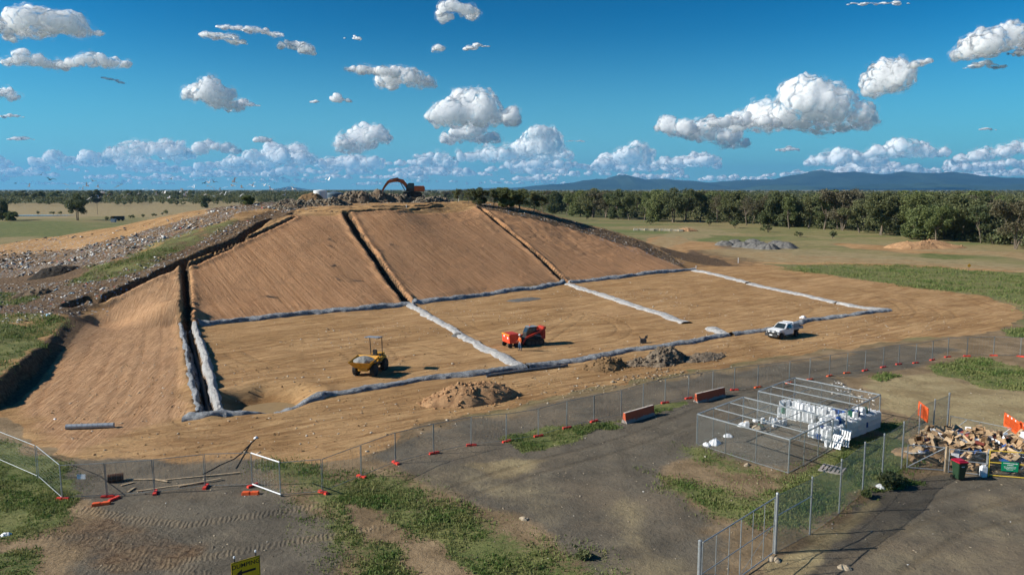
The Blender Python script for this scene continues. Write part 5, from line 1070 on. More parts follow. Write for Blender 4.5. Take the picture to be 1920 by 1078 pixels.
# cardboard heap
cp = [GP(1706,874), GP(1770,880), GP(1850,890), GP(1960,898), GP(1960,838), GP(1850,832), GP(1760,822), GP(1716,830)]
c0 = sum(cp)/8; heap('cardboard_heap_base', c0[:2], 4.9, 2.0, .85, -.18, mt['card'], 'packed brown core of the cardboard heap behind the pen gates', 'heap', seed=90, lump=.6, n=50)
P2 = np.array([p[:2] for p in cp]); n_ = 0; rs = random.Random(9)
cols = [mt['card'], mt['card2'], mt['card'], mt['whitep'], mt['whitep'], mt['card2'], mt['bluep'], M('printed_box', (.3,.08,.06), .8), mt['timber'], M('blue_grey_box', (.16,.2,.26), .8)]
def openbox(w, d, h, m):
    mb = MB(); t_ = .012
    for s in (-1, 1): mb.box((s*w/2,0,h/2),(t_,d,h)); mb.box((0,s*d/2,h/2),(w,t_,h)); mb.box((s*(w/2+.09),0,h+.03),(.2,d*.95,t_),Matrix.Rotation(s*.5,3,'Y')); mb.box((0,s*(d/2+.07),h-.04),(w*.95,.18,t_),Matrix.Rotation(s*.8,3,'X'))
    mb.box((0,0,t_),(w,d,t_)); return mb
bx = [openbox(.5,.4,.35,0).build('cardboard_box', mt['card']), openbox(.7,.5,.3,0).build('cardboard_box', mt['card2']), openbox(.4,.35,.45,0).build('cardboard_box', mt['card'])]
sh = []
for m_ in cols:
    mb = MB(); mb.box((0,0,0),(.8,.55,.02)); mb.box((.5,0,.06),(.26,.55,.015),Matrix.Rotation(-.5,3,'Y')); mb.box((-.52,.02,.05),(.3,.5,.015),Matrix.Rotation(.4,3,'Y')); sh.append(mb.build('flattened_box', m_))
ub = [0]*3; us = [0]*len(cols); cn = ['brown','pale brown','brown','white','white','pale brown','blue','red printed','thin wooden','blue grey']
while n_ < 260:
    x = rs.uniform(P2[:,0].min(), P2[:,0].max()); y = rs.uniform(P2[:,1].min(), P2[:,1].max())
    if not inside(np.array([x]), np.array([y]), P2)[0]: continue
    e_ = float(segd(np.array([x]), np.array([y]), np.vstack([P2, P2[:1]]))[0]); z = min(.95, .12+e_*.85)+rs.uniform(-.05,.3)
    side = 'left' if x < P2[:,0].min()+3 else ('right' if x > P2[:,0].max()-3 else 'middle')
    if rs.random() < .28:
        k = rs.randrange(3); o = bx[k]
        if ub[k]: o = o.copy(); COL.objects.link(o)
        ub[k] += 1; o.rotation_euler = (rs.uniform(-1,1), rs.uniform(-1,1), rs.uniform(0,6)); s_ = rs.uniform(.55,1.15); o.scale = (s_,)*3; tag(o, 'open brown cardboard box in the '+side+' of the heap', 'cardboard box', 'open boxes in the cardboard heap, '+side)
    else:
        k = rs.randrange(len(cols)); o = sh[k]
        if us[k]: o = o.copy(); COL.objects.link(o)
        us[k] += 1; o.rotation_euler = (rs.gauss(0,.4), rs.gauss(0,.4), rs.uniform(0,6)); s_ = rs.uniform(.45,1.1); o.scale = (s_*rs.uniform(.5,1.1), s_, 1); tag(o, 'flattened '+cn[k]+' box in the '+side+' of the heap', 'cardboard', 'flattened '+cn[k]+' boxes in the heap, '+side)
    o.location = (x, y, gz(x, y)+z); n_ += 1
for i in range(len(us)):
    if us[i] == 0: bpy.data.objects.remove(sh[i])
# orange plastic barriers strapped up on the fence
def obarrier(a, b, ztop, label, stripes=False):
    A = atz(a[0], a[1], ztop); B = atz(b[0], b[1], ztop); d = Vector(B-A); L_ = d.length; an = math.atan2(d.y, d.x); g = empty('plastic_barrier', (A[0], A[1], ztop-1.0), an, label, 'barrier'); 
    mb = MB(); mb.box((L_/2,0,.93),(L_,.05,.16)); mb.box((L_/2,0,.09),(L_,.05,.16)); mb.box((.06,0,.5),(.12,.05,1)); mb.box((L_-.06,0,.5),(.12,.05,1)); n = int(L_/.13)
    for k in range(1, n): mb.box((L_*k/n,0,.5),(.045,.04,.75))
    mb.build('frame', mt['orange'], g, bevel=0)
    if stripes:
        for k in range(3): m2 = MB(); m2.box((L_*(.25+.25*k),-.03,.93),(.16,.012,.13)); m2.build('reflective_panel', mt['whitep'], g)
obarrier((1723,752),(1741,766),3.05,'orange slotted plastic barrier strapped high on the chain wire fence'); obarrier((1884,773),(1913,792),1.7,'orange slotted plastic barrier with white stripes at the right edge', True); obarrier((1913,789),(1950,816),1.7,'second orange slotted plastic barrier cut by the right edge', True)
# DUMPING sign
A = atz(433,1056,2.25); B = atz(487,1040,2.25); d = Vector(B-A); an = math.atan2(d.y, d.x); W_ = d.length
g = empty('dumping_sign', ((A[0]+B[0])/2, (A[1]+B[1])/2, gz((A[0]+B[0])/2, (A[1]+B[1])/2)), an, 'yellow sign reading DUMPING with a black arrow pointing left', 'sign')
mb = MB(); mb.box((0,0,1.8),(W_,.025,.9)); bo = mb.build('board', mt['signy'], g, bevel=.008)
mb = MB()
for bx_, bz, bw, bh in ((0,2.225,W_-.04,.022),(0,1.375,W_-.04,.022),(-W_/2+.03,1.8,.022,.86),(W_/2-.03,1.8,.022,.86)): mb.box((bx_,-.0145,bz),(bw,.006,bh))
mb.build('border', mt['inkb'], bo); text_mesh('DUMPING', .27, 'lettering', mt['inkb'], bo, (0,-.016,2.02), (R(90),0,0), .004)
mb = MB(); mb.prism([(-.42,1.7),(-.18,1.86),(-.18,1.75),(.42,1.75),(.42,1.65),(-.18,1.65),(-.18,1.54)], -.02, -.012); mb.build('arrow', mt['inkb'], bo)
for s in (-1, 1):
    mb = MB(); mb.tube((s*.46,.05,0),(s*.46,.05,2.42),.028,8); p_ = mb.build('sign_post', mt['dark'], g); mb = MB(); mb.lathe([(.035,2.40),(.045,2.43),(.045,2.48),(.02,2.51)], (s*.46,.05,0), 10); mb.build('cap', mt['whitep'], p_)
p = G(1816,512); g = empty('marker_sign', (p[0], p[1], gz(p[0], p[1])), 0, 'small yellow diamond marker on a thin stake in the green field', 'marker'); mb = MB(); mb.tube((0,0,0),(0,0,1.1),.03,6); mb.build('stake', mt['dark'], g); mb = MB(); mb.box((0,-.05,1.6),(.65,.03,.65),Matrix.Rotation(R(45),3,'Y')); mb.build('plate', mt['yellow'], g)
for i, (x, y, h) in enumerate([(825,376,1.2),(860,377,1.1),(762,391,1.1),(890,381,.8),(1384,493,1.2),(1305,505,.7)]):
    p = GP(x, y); mb = MB(); mb.tube((0,0,-.1),(0,0,h),.06,6); mb.box((0,0,h),(.2,.03,.12)); o = mb.build('survey_stake', mt['whitep'], loc=p); tag(o, ['white stake right of the excavator on the crest','white stake at the right end of the crest trenches','white stake on the edge of the middle mound panel','short white stake above the right mound panel','white stake on the dark soil right of the far corner','white stake by the top corner of the empty cell'][i], 'stake')
# ------------------------------------------------------------------ trees
def leafmat(name, c1, c2, c3):
    t = NT(name); oi = t.n('ShaderNodeObjectInfo').outputs['Random']; n = t.noise(.55, 4, .6, t.obj()); n2 = t.noise(3.5, 2, .6, t.obj())
    c = t.mix(t.ss(.3, .7, n), c1, c2); c = t.mix(t.math('MULTIPLY', t.ss(.5, .75, n2), .5), c, c3); c = t.mix(t.math('MULTIPLY', oi, .35), c, c3)
    b = t.bsdf(c, .6, 0, None, .25); tr = t.n('ShaderNodeBsdfTranslucent'); t.put(tr.inputs[0], c); mx = t.n('ShaderNodeMixShader'); mx.inputs[0].default_value = .38; t.l(b.outputs[0], mx.inputs[1]); t.l(tr.outputs[0], mx.inputs[2]); return t.done(mx.outputs[0])
mt['leaf'] = leafmat('olive_leaves', (.10,.125,.048), (.185,.205,.085), (.22,.205,.11)); mt['leafd'] = leafmat('dark_leaves', (.075,.10,.042), (.14,.165,.07), (.18,.175,.09)); mt['leafg'] = leafmat('bright_leaves', (.11,.145,.048), (.195,.23,.085), (.23,.235,.105))
mt['leafb'] = leafmat('brown_olive_leaves', (.11,.10,.055), (.18,.165,.095), (.22,.19,.13)); mt['bark'] = M('grey_brown_bark', (.17,.135,.10), .9, 0, .35, 3)
def leaves(lobes, per, size, rs, squash=.8):
    V = []
    for (c, r) in lobes:
        n = max(4, int(per*r*r)); d = rs.randn(n, 3); d /= np.linalg.norm(d, axis=1, keepdims=True); rad = r*rs.uniform(.35, 1.08, n)**.7
        # uneven clumps
        k = 9; cd_ = rs.randn(k, 3); cd_ /= np.linalg.norm(cd_, axis=1, keepdims=True); w_ = (d@cd_.T).max(1); keep = rs.rand(n) < sstep(.45, .85, w_)*.85+.15
        p = (d*rad[:, None]*np.array([1, 1, squash]))[keep]+c; m = len(p); a = rs.randn(m, 3); a /= np.linalg.norm(a, axis=1, keepdims=True); b = np.cross(a, rs.randn(m, 3)); b /= np.linalg.norm(b, axis=1, keepdims=True)
        s = (size*rs.uniform(.6, 1.3, m))[:, None]; V.append(np.stack([p-a*s-b*s*.35, p+a*s*.1-b*s*.7, p+a*s+b*s*.3, p-a*s*.1+b*s*.7], 1))
    V = np.concatenate(V).reshape(-1, 3); return V, np.arange(len(V)).reshape(-1, 4)
def make_tree(name, H, W, kind, seed, lm, label, cat='tree', group=None, size=.3, per=42, sparse=1.0):
    rs = np.random.RandomState(seed); t0 = empty(name, (0,0,0), 0, label, cat, group); mb = MB(); lobes = []
    nt = 1 if kind != 'multi' else 3
    for q in range(nt):
        bx = rs.uniform(-.5, .5, 2)*(nt > 1); th = H*rs.uniform(.28, .42); lean = rs.uniform(-.08, .08, 2)*H; p0 = Vector((bx[0], bx[1], -.3)); p1 = Vector((bx[0]+lean[0], bx[1]+lean[1], th)); r0 = H*.022*(1 if nt == 1 else .75)
        mb.tube(p0, p1, r0, 8, r0*.7)
        for k in range(rs.randint(4, 7) if nt == 1 else 3):
            a = rs.rand()*6.28; sp = rs.uniform(.35, 1)*W*.5; z = H*rs.uniform(.5, .88); e = Vector((p1.x+math.cos(a)*sp*.8, p1.y+math.sin(a)*sp*.8, z)); m_ = p1.lerp(e, .5)+Vector((0, 0, -.04*H)); mb.tube(p1, m_, r0*.5, 6, r0*.35); mb.tube(m_, e, r0*.35, 5, r0*.12)
            for j in range(rs.randint(2, 4)):
                r = W*rs.uniform(.13, .24); lobes.append((np.array(e)+rs.randn(3)*np.array([.13, .13, .07])*W, r))
                if j < 2: mb.tube(e, Vector(lobes[-1][0]), r0*.12, 4, r0*.05)
    lobes.append((np.array([0, 0, H*.86]), W*.2)); lobes.append((np.array([rs.uniform(-.1,.1)*W, 0, H*.62]), W*.28))
    for k in range(5): a = rs.rand()*6.28; lobes.append((np.array([math.cos(a)*W*.3, math.sin(a)*W*.3, H*rs.uniform(.3, .5)]), W*rs.uniform(.13, .2)))
    if kind == 'low':
        for k in range(7): a = rs.rand()*6.28; lobes.append((np.array([math.cos(a)*W*.3, math.sin(a)*W*.3, H*rs.uniform(.12, .35)]), W*rs.uniform(.15, .24)))
    mb.build('trunk', mt['bark'], t0); V, Q_ = leaves(lobes, per*sparse*(14/H)**1.0*1.0/(size/.3)**1.5*2.1, size, rs); V = V[...]; np_mesh('crown', V, Q_, lm, t0); return t0
def make_bush(H, W, seed, lm, label, name='bush', cat='bush', group=None, size=.14, per=260):
    rs = np.random.RandomState(seed); t0 = empty(name, (0,0,0), 0, label, cat, group); mb = MB()
    for k in range(5): a = rs.rand()*6.28; mb.tube((0,0,-.1), (math.cos(a)*W*.25, math.sin(a)*W*.25, H*.6), .04, 5, .015)
    mb.build('stem', mt['bark'], t0); lobes = [(np.array([rs.uniform(-.3,.3)*W, rs.uniform(-.3,.3)*W, H*rs.uniform(.35,.65)]), W*rs.uniform(.18,.3)) for k in range(7)]
    V, Q_ = leaves(lobes, per/(W*W)*3, size, rs, .8*H/W*1.2); V[:, 2] = np.maximum(V[:, 2], .0); np_mesh('foliage', V, Q_, lm, t0); return t0
protoT = []
for i, (k, H, W, lm, sp) in enumerate([('one',15,10,'leaf',1),('one',17,9,'leafd',.9),('multi',14,12,'leaf',1),('low',13,11,'leafd',1.1),('one',16,8,'leafg',.7),('low',11,11,'leafg',1.1),('one',14,9,'leaf',.45),('multi',16,11,'leafd',1),('one',15,9,'leafb',.55),('multi',15,12,'leafb',.8),('one',16,12,'leafg',.9)]):
    protoT.append((make_tree('gum_tree', H, W, k, 100+i, mt[lm], '', size=.30 if sp > .6 else .22, sparse=sp), H))
tu = [0]*len(protoT)
def put_tree(i, x, y, H, label, group, rz=None, cat='tree'):
    p, h0 = protoT[i]
    if tu[i]: o = copy_tree(p)
    else: o = p; tu[i] = 1
    s = H/h0; o.location = (x, y, gz(x, y, False)-.1); o.rotation_euler = (0, 0, random.uniform(0, 6.28) if rz is None else rz); o.scale = (s*random.uniform(.9,1.15), s*random.uniform(.9,1.15), s)
    for k in ('group',):
        if k in o: del o[k]
    return tag(o, label, cat, group)
rt = random.Random(21)
# front line of the wood on the right, near to far
FR_ = [(1905,466,84,9),(1840,455,72,1),(1800,450,80,2),(1755,452,62,10),(1722,448,58,5),(1690,440,75,0),(1650,440,74,2),(1612,436,62,0),(1580,432,70,9),(1545,430,76,1),(1515,428,62,0),(1480,428,58,4),(1450,424,60,3),(1425,420,56,0),(1400,422,54,8),(1375,418,56,2),(1345,417,54,8),(1312,415,58,0),(1285,415,62,1),(1262,416,62,7),(1232,414,50,5),(1208,412,52,4),(1180,411,50,0),(1160,410,52,3),(1135,408,46,9),(1112,407,50,2),(1088,405,44,5),(1062,403,44,0),(1040,400,40,3),(1018,398,40,1),(1000,396,38,0),(975,392,36,2),(950,388,34,5),(925,385,32,0),(900,382,30,3),(878,380,27,1),(858,378,25,0)]
dsc = ['broad olive','tall dark','many stemmed olive','dense low','bright green','rounded bright green','thin bare looking','dark many stemmed','brown sparse','brown many stemmed','wide bright green']
seen = {}
for (px, py, hp, k) in FR_:
    d = G(px, py+1)[:2]; H = hp*d[1]/F*1.08
    lb = dsc[k]+' gum tree at the wood edge, '+('right of the wide tan heap' if px > 1790 else 'behind the wide tan heap' if px > 1700 else 'between the gravel and wide tan heaps' if px > 1500 else 'behind the gravel heaps' if px > 1330 else 'beyond the row of pale blocks' if px > 1150 else 'just right of the mound shoulder' if px > 1000 else 'beyond the mound crest')
    put_tree(k, d[0], d[1], H, lb, 'gum trees at the front of the wood')
def dist_at(py): return CH*F/(py-355)
n_ = 0
while n_ < 250:   # trees one can still tell apart behind the front line
    px = rt.uniform(835, 2050); pyf = np.interp(px, [835, 1000, 1300, 1640, 1900, 2050], [378, 396, 415, 438, 465, 474]); d0 = dist_at(pyf)
    d = d0+8+rt.random()**1.3*(260 if px > 1200 else 420); x = (px-960)/F*d; H = rt.uniform(12, 17.5)
    put_tree(rt.choice([0,0,1,2,3,4,5,6,7,7,8,8,9,10]), x, d, H, 'gum tree standing within the wood behind its front line', 'gum trees deeper in the wood'); n_ += 1
# left pasture trees
def bt(px, py, hp, k, label, grp=None):
    d = G(px, py)[:2]; put_tree(k, d[0], d[1], hp*d[1]/F, label, grp or 'scattered pasture trees on the left')
bt(146,413,52,7,'large dark tree alone on the pasture left of the litter slope'); bt(5,413,40,3,'dark tree cut by the left edge of the picture'); bt(20,414,17,5,'low round tree beside the dark tree at the left edge')
bt(384,390,23,3,'round dark tree on the pasture above the litter slope'); bt(465,384,18,5,'smaller round tree near the left end of the waste bank')
for i, (x, y, h, k) in enumerate([(48,382,27,1),(76,382,24,3),(97,381,20,5),(109,378,20,3),(170,381,25,7),(182,381,26,3),(208,377,20,0),(240,378,22,3),(259,379,25,1),(30,380,22,3),(295,375,18,0),(330,374,16,3),(150,375,18,1),(420,371,14,0),(360,372,14,5)]):
    bt(x, y, h, k, ['broad dark tree','dark clump','small round tree','small dark tree','tall leaning tree'][i % 5]+' in the far row on the left, '+ORD[i]+' planted', 'far row of pasture trees on the left')
B0_ = [make_bush(1.6, 2.4, 5+i, mt['leafd' if i else 'leaf'], '', size=.22, per=120) for i in range(2)]; bu = [0, 0]
def bush(px, py, s, k, label, grp=None):
    p = GP(px, py); o = B0_[k] if not bu[k] else copy_tree(B0_[k]); bu[k] = 1; o.location = tuple(p); o.scale = (s, s, s); o.rotation_euler.z = random.uniform(0, 6); tag(o, label, 'bush'); 
    if grp: o['group'] = grp
for i, (x, y, s) in enumerate([(32,402,1.2),(71,402,1.6),(94,401,1.2),(101,402,1.3),(113,402,1.5),(200,414,1.7),(245,410,1.8),(268,408,1.5),(286,406,1.4),(292,406,1.0),(313,402,2.0),(305,404,1.1)]):
    bush(x, y, s, i % 2, ORD[i]+' bush from the left on the pasture beyond the litter slope', 'low bushes on the left pasture')
for i, (x, y, s) in enumerate([(1220,421,2.5),(1330,424,2.2),(1500,445,1.6),(1560,447,1.8),(1862,458,2.8),(1700,446,2.2),(1440,436,2.4),(1378,428,2.6),(1885,457,2.5),(1100,412,2.4)]): bush(x, y, s, i % 2, ORD[i]+' understorey bush along the foot of the wood', 'bushes along the foot of the wood')
bb = make_bush(1.1, 2.0, 44, mt['leafd'], 'dark leafy shrub at the foot of the chain wire fence by the cardboard pen', name='shrub', cat='shrub', size=.1, per=700); bb.location = tuple(GP(1672,913))
bb = make_bush(.6, .8, 45, mt['leafg'], 'small yellow green weed at the edge of the gravel under the fence', name='shrub', cat='shrub', size=.07, per=500); bb.location = tuple(GP(1625,932))
bb = make_bush(.5, .9, 46, mt['leaf'], 'brown green tussock on the dark gravel near the bottom', name='shrub', cat='shrub', size=.07, per=500); bb.location = tuple(GP(1090,1045))
p = atd(183,402,560); p[2] = 0; mb = MB(); mb.tube((0,0,0),(0,0,9.5),.14,8); mb.box((0,0,9.2),(1.6,.12,.12)); o = mb.build('power_pole', mt['bark'], loc=p); tag(o, 'thin bare pole standing on the pasture right of the large lone tree', 'pole')
# far wood: one mass
rs = np.random.RandomState(77); Vs = []
def farwood(n, pxr, dr, hr, r=1.8, sz=1.3, per=90, ft=None):
    out = []
    for k in range(n):
        px = rs.uniform(*pxr); d = dr[0]*(dr[1]/dr[0])**rs.rand()
        if ft is not None and d < ft(px): continue
        x = (px-960)/F*d; H = rs.uniform(*hr); W = H*rs.uniform(.6, .9); m = int(per); q = rs.randn(m, 3); q /= np.linalg.norm(q, axis=1, keepdims=True); q *= rs.uniform(.5, 1, m)[:, None]**.5
        p = q*np.array([W*.5, W*.5, H*.38])+np.array([x, d, H*.6]); a = rs.randn(m, 3); a /= np.linalg.norm(a, axis=1, keepdims=True); b = np.cross(a, rs.randn(m, 3)); b /= np.linalg.norm(b, axis=1, keepdims=True); s = sz*(d/600)**.35
        out.append(np.stack([p-a*s, p-b*s*.7, p+a*s, p+b*s*.7], 1))
    return out
frd = lambda px: dist_at(np.interp(px, [835, 1000, 1300, 1640, 1900, 2050], [378, 396, 415, 438, 465, 474]))+15
Vs += farwood(2700, (780, 2500), (250, 1500), (6, 15), sz=.6, per=120, ft=frd)
Vs += farwood(1600, (500, 2900), (1100, 6000), (10, 15), sz=1.1, per=55)
Vs += farwood(2100, (-1000, 780), (1050, 5000), (9, 15), sz=1.0, per=60)
Vs += farwood(420, (-600, 700), (820, 1100), (7, 12), sz=.8, per=70)
_r = np.random.RandomState(5)
for k_ in range(700):   # understorey thicket along the foot of the wood
    px_ = _r.uniform(840, 2300); d_ = frd(px_)-15+_r.uniform(6, 70); x_ = (px_-960)/F*d_; H_ = _r.uniform(2.5, 6); m_ = 70
    q_ = _r.randn(m_, 3); q_ /= np.linalg.norm(q_, axis=1, keepdims=True); q_ *= _r.uniform(.4, 1, m_)[:, None]**.5; p_ = q_*np.array([H_*.75, H_*.75, H_*.5])+np.array([x_, d_, H_*.45]); a_ = _r.randn(m_, 3); a_ /= np.linalg.norm(a_, axis=1, keepdims=True); b_ = np.cross(a_, _r.randn(m_, 3)); b_ /= np.linalg.norm(b_, axis=1, keepdims=True)
    Vs.append(np.stack([p_-a_*.4, p_-b_*.3, p_+a_*.4, p_+b_*.3], 1))
V = np.concatenate(Vs).reshape(-1, 3); o = np_mesh('forest', V, np.arange(len(V)).reshape(-1, 4), mt['leafd']); tag(o, 'distant wooded plain that reads as one dark green mass', 'forest', None, 'stuff')
# pale roofs far away at left and in the far trees
for i, (x, y, w_) in enumerate([(1145,366,16),(1168,367,10),(300,362,12),(420,364,14)]):
    d = dist_at(y+4); p = ((x-960)/F*d, d, 0); g = empty('farm_shed', p, .3*i, ['pale farm shed roof among far trees right of the mound','second smaller pale shed among the far trees','tiny pale shed at the far left tree line','pale long shed at the left tree line near the mound'][i], 'shed'); mb = MB(); mb.box((0,0,2),(w_,8,4)); mb.build('wall', mt['concrete'], g); mb = MB(); mb.prism([(-4.5,4.02),(4.5,4.02),(0,6)], -w_/2-.3, w_/2+.3, axis='x'); mb.build('roof', mt['whitep'], g)
# farm pond on pasture
p = G(60,405); mb = MB(); mb.add([(p[0]+26*math.cos(a)*(1+.2*math.sin(2*a)), p[1]+9*math.sin(a), .35) for a in np.linspace(0, 6.283, 30, endpoint=False)], [tuple(range(30))]); o = mb.build('water', M('pond_water', (.30,.33,.35), .15)); tag(o, 'pale farm pond on the left pasture', 'water', None, 'structure')
# ------------------------------------------------------------------ hills
def hills(name, prof, dist, depth, label, col, seed):
    px = np.array([p_[0] for p_ in prof], float); hp = np.array([p_[1] for p_ in prof], float); xs = np.linspace(px[0], px[-1], 420); h = np.interp(xs, px, hp)+fbm(xs, xs*0+seed, 60, 4, seed)*3.5*np.interp(xs, [px[0], px[0]+60, px[-1]-60, px[-1]], [0,1,1,0])
    rows = 26; V = []
    for j in range(rows):
        u = j/(rows-1)*2-1; dd = dist+u*depth/2; X = (xs-960)/F*dist; Z = np.maximum(h, .0)*dist/F*(1-abs(u)**1.3)+fbm(X, X*0+dd, 1500, 5, seed+3)*260*(1-abs(u))*sstep(0, 12, h)*(abs(u) > .02); V.append(np.stack([X*(1+.0*u), np.full_like(X, dd), Z-2], 1))
    V = np.concatenate(V); i = np.arange(rows*420).reshape(rows, 420); q = np.stack([i[:-1, :-1], i[:-1, 1:], i[1:, 1:], i[1:, :-1]], -1).reshape(-1, 4)
    t = NT(name+'_bush'); n = t.noise(.0012, 6, .65, t.pos()); c = t.mix(t.ss(.35, .65, n), col, tuple(k*1.9 for k in col)); o = np_mesh(name, V, q, t.done(t.bsdf(c, .95, 0, None, .1)), smooth=True); tag(o, label, 'hills', None, 'structure')
hills('hills', [(840,0),(900,3),(960,6),(1010,8),(1060,13),(1090,18),(1120,23),(1140,22),(1163,31),(1180,27),(1205,20),(1230,24),(1255,20),(1290,18),(1315,12),(1330,8),(1400,0)], 22500, 7000, 'blue mountain with one peak beyond the plain', (.025,.04,.025), 3)
hills('hills', [(1250,0),(1310,9),(1330,16),(1370,20),(1410,24),(1450,20),(1490,26),(1530,34),(1555,30),(1590,36),(1620,34),(1660,31),(1680,35),(1730,33),(1770,34),(1800,29),(1840,26),(1900,25),(1960,24),(2040,28),(2140,18),(2250,0)], 24000, 7000, 'long blue mountain range on the right horizon', (.025,.04,.025), 5)
hills('hills', [(1380,0),(1420,6),(1480,9),(1550,6),(1620,8),(1690,10),(1730,16),(1800,13),(1850,9),(1900,12),(2000,10),(2150,0)], 19000, 4000, 'lower dark foothills in front of the right range', (.03,.05,.025), 7)
hills('hills', [(520,0),(536,3),(546,5),(556,4),(572,0)], 24000, 4000, 'tiny blue hill on the far left horizon', (.025,.04,.025), 9)
# ------------------------------------------------------------------ birds
def bird_mesh(flap):
    V = []; Fq = []; n = 8; prof = [(-.24,.0),(-.16,.035),(-.02,.06),(.12,.05),(.2,.03),(.26,.004)]
    for x, r in prof:
        for k in range(n): a = 2*math.pi*k/n; V.append((x, r*math.cos(a), r*.9*math.sin(a)))
    for j in range(len(prof)-1):
        for k in range(n): Fq.append((j*n+k, j*n+(k+1) % n, (j+1)*n+(k+1) % n, (j+1)*n+k))
    b = len(V)
    for s in (-1, 1):
        b = len(V); st = [(0,.10,-.06,0),(.28,.13,-.04,.16*flap),(.62,.02,-.12,.12*flap-.02)]
        for y, xf, xb, z in st: V += [(xf, s*(y+.03), z+.03), (xb, s*(y+.03), z+.03), ((xf+xb)/2, s*(y+.03), z+.045)]
        for k in range(2): i = b+k*3; Fq += [(i, i+3, i+5, i+2), (i+2, i+5, i+4, i+1), (i, i+1, i+4, i+3)]
    b = len(V); V += [(-.2,-.02,0),(-.38,-.08,0),(-.38,.08,0),(-.2,.02,0),(-.3,0,.015)]; Fq += [(b, b+1, b+2, b+3), (b, b+4, b+3, b+3)][:1]
    return V, Fq
bp = []
for fl_, m in ((1.3, mt['white']), (-.3, mt['white']), (2.2, mt['white']), (.9, mt['dark'])):
    V_, F_ = bird_mesh(fl_); mb = MB(); mb.add(V_, F_); bp.append(mb.build('bird', m))
bused = [0]*4; rb_ = random.Random(4)
def bird(px, py, d, k, label, grp):
    o = bp[k] if not bused[k] else bp[k].copy()
    if bused[k]: COL.objects.link(o)
    bused[k] = 1; o.location = tuple(atd(px, py, d)); o.rotation_euler = (rb_.uniform(-.5,.5), rb_.uniform(-.3,.2), rb_.uniform(0, 6.28)); s = rb_.uniform(.9,1.25); o.scale = (s*1.15,)*3; return tag(o, label, 'bird', grp)
named = [(616,338,130,2,'white bird flying highest above the white tank'),(549,355,140,0,'white bird low over the waste bank left of the white tank'),(453,352,120,0,'white bird flying above the small round pasture tree'),(473,348,120,0,'white bird in the sky right of the round pasture tree'),(77,328,110,3,'dark bird highest in the sky at the left'),(94,337,110,3,'dark bird just below the highest dark bird at the left'),(347,367,120,2,'white bird over the tree line left of the round pasture tree'),(391,343,120,0,'white bird just above the horizon over the round pasture tree')]
for b_ in named: bird(*b_, 'birds circling over the landfill')
for i in range(62):
    px = rb_.gauss(330, 170) if i < 42 else rb_.uniform(5, 560); py = min(372, max(333, rb_.gauss(356, 9))); k = 3 if (py < 346 and rb_.random() < .7) else rb_.choice([0,1,2])
    if 5 < px < 640: bird(px, py, rb_.uniform(120, 260), k, ('dark' if k == 3 else 'white')+' bird in the loose flock over the left pasture', ('dark' if k == 3 else 'white')+' birds in the flock over the left pasture')
# litter pieces lying on the slope (uncountable)
def scatter(poly_px, n, size, seed, mats, name, label, flat=.5, mask=None):
    rs = np.random.RandomState(seed); P_ = poly(poly_px); pts = np.zeros((0, 2))
    while len(pts) < n:
        q = rs.uniform(P_.min(0), P_.max(0), (n*2, 2)); q = q[inside(q[:, 0], q[:, 1], P_)]
        if mask is not None: q = q[rs.rand(len(q)) < mask(q[:, 0], q[:, 1])]
        pts = np.concatenate([pts, q])
    pts = pts[:n]; z = ground(pts[:, 0], pts[:, 1]); cube = np.array([(-1,-1,-1),(1,-1,-1),(1,1,-1),(-1,1,-1),(-1,-1,1),(1,-1,1),(1,1,1),(-1,1,1)], float)
    cf = np.array([(3,2,1,0),(4,5,6,7),(0,1,5,4),(1,2,6,5),(2,3,7,6),(3,0,4,7)]); s = size*rs.uniform(.4, 1, (n, 1))**2.6*np.stack([rs.uniform(.5,1.6,n), rs.uniform(.4,1,n), flat*rs.uniform(.3,1,n)], 1)
    a = rs.rand(n)*6.28; V = cube[None]*s[:, None]*(1+rs.uniform(-.35,.35,(n,8,3))); tl = rs.uniform(-.5,.5,n); zz = V[..., 2]+V[..., 0]*np.sin(tl)[:, None]; x = V[..., 0]*np.cos(a)[:, None]-V[..., 1]*np.sin(a)[:, None]; y = V[..., 0]*np.sin(a)[:, None]+V[..., 1]*np.cos(a)[:, None]
    V = np.stack([x+pts[:, 0:1], y+pts[:, 1:2], zz+z[:, None]+s[:, 2:3]*.3], -1).reshape(-1, 3); Q_ = (cf[None]+np.arange(n)[:, None, None]*8).reshape(-1, 4); mi = np.repeat(rs.choice(len(mats), n, p=np.array([m[1] for m in mats])/sum(m[1] for m in mats)), 6)
    o = np_mesh(name, V, Q_, [m[0] for m in mats], mi=mi); return tag(o, label, name.replace('_', ' '), None, 'stuff')
lm_ = [(M('dirty_white_scrap', (.62,.61,.58), .7, 0, .25, 1), 4), (M('grey_scrap', (.25,.24,.22), .8, 0, .3, 1), 5), (mt['card'], 1.5), (M('pale_blue_scrap', (.25,.42,.55), .6), .35), (mt['rub'], 4), (mt['redorange'], .15), (mt['dark'], 1.2)]
scatter([(-100,480),(0,470),(130,465),(250,440),(380,402),(500,380),(600,376),(590,392),(490,392),(430,412),(330,448),(230,486),(100,512),(-100,530)], 8000, .34, 1, lm_, 'litter', 'band of mixed paper and plastic litter on the left slope of the mound', .6, lambda x, y: .04+.96*sstep(.42,.62, fbm(x, y, 6, 3, 77)+.5))
scatter([(-100,540),(190,520),(340,470),(480,400),(540,392),(450,440),(340,490),(190,560),(100,600),(-100,620)], 1400, .22, 2, lm_, 'litter', 'scattered scraps over the brown left flank beside the long trench', .5)
scatter([(893,379),(977,390),(1061,411),(1200,450),(1280,486),(1270,500),(1200,464),(1061,426),(893,388)], 2400, .13, 3, [(mt['rub'], 3), (mt['stone'], 2), (mt['brown'], 4), (lm_[0][0], .5)], 'rubble', 'broken soil and rubble along the right shoulder of the mound', .8)
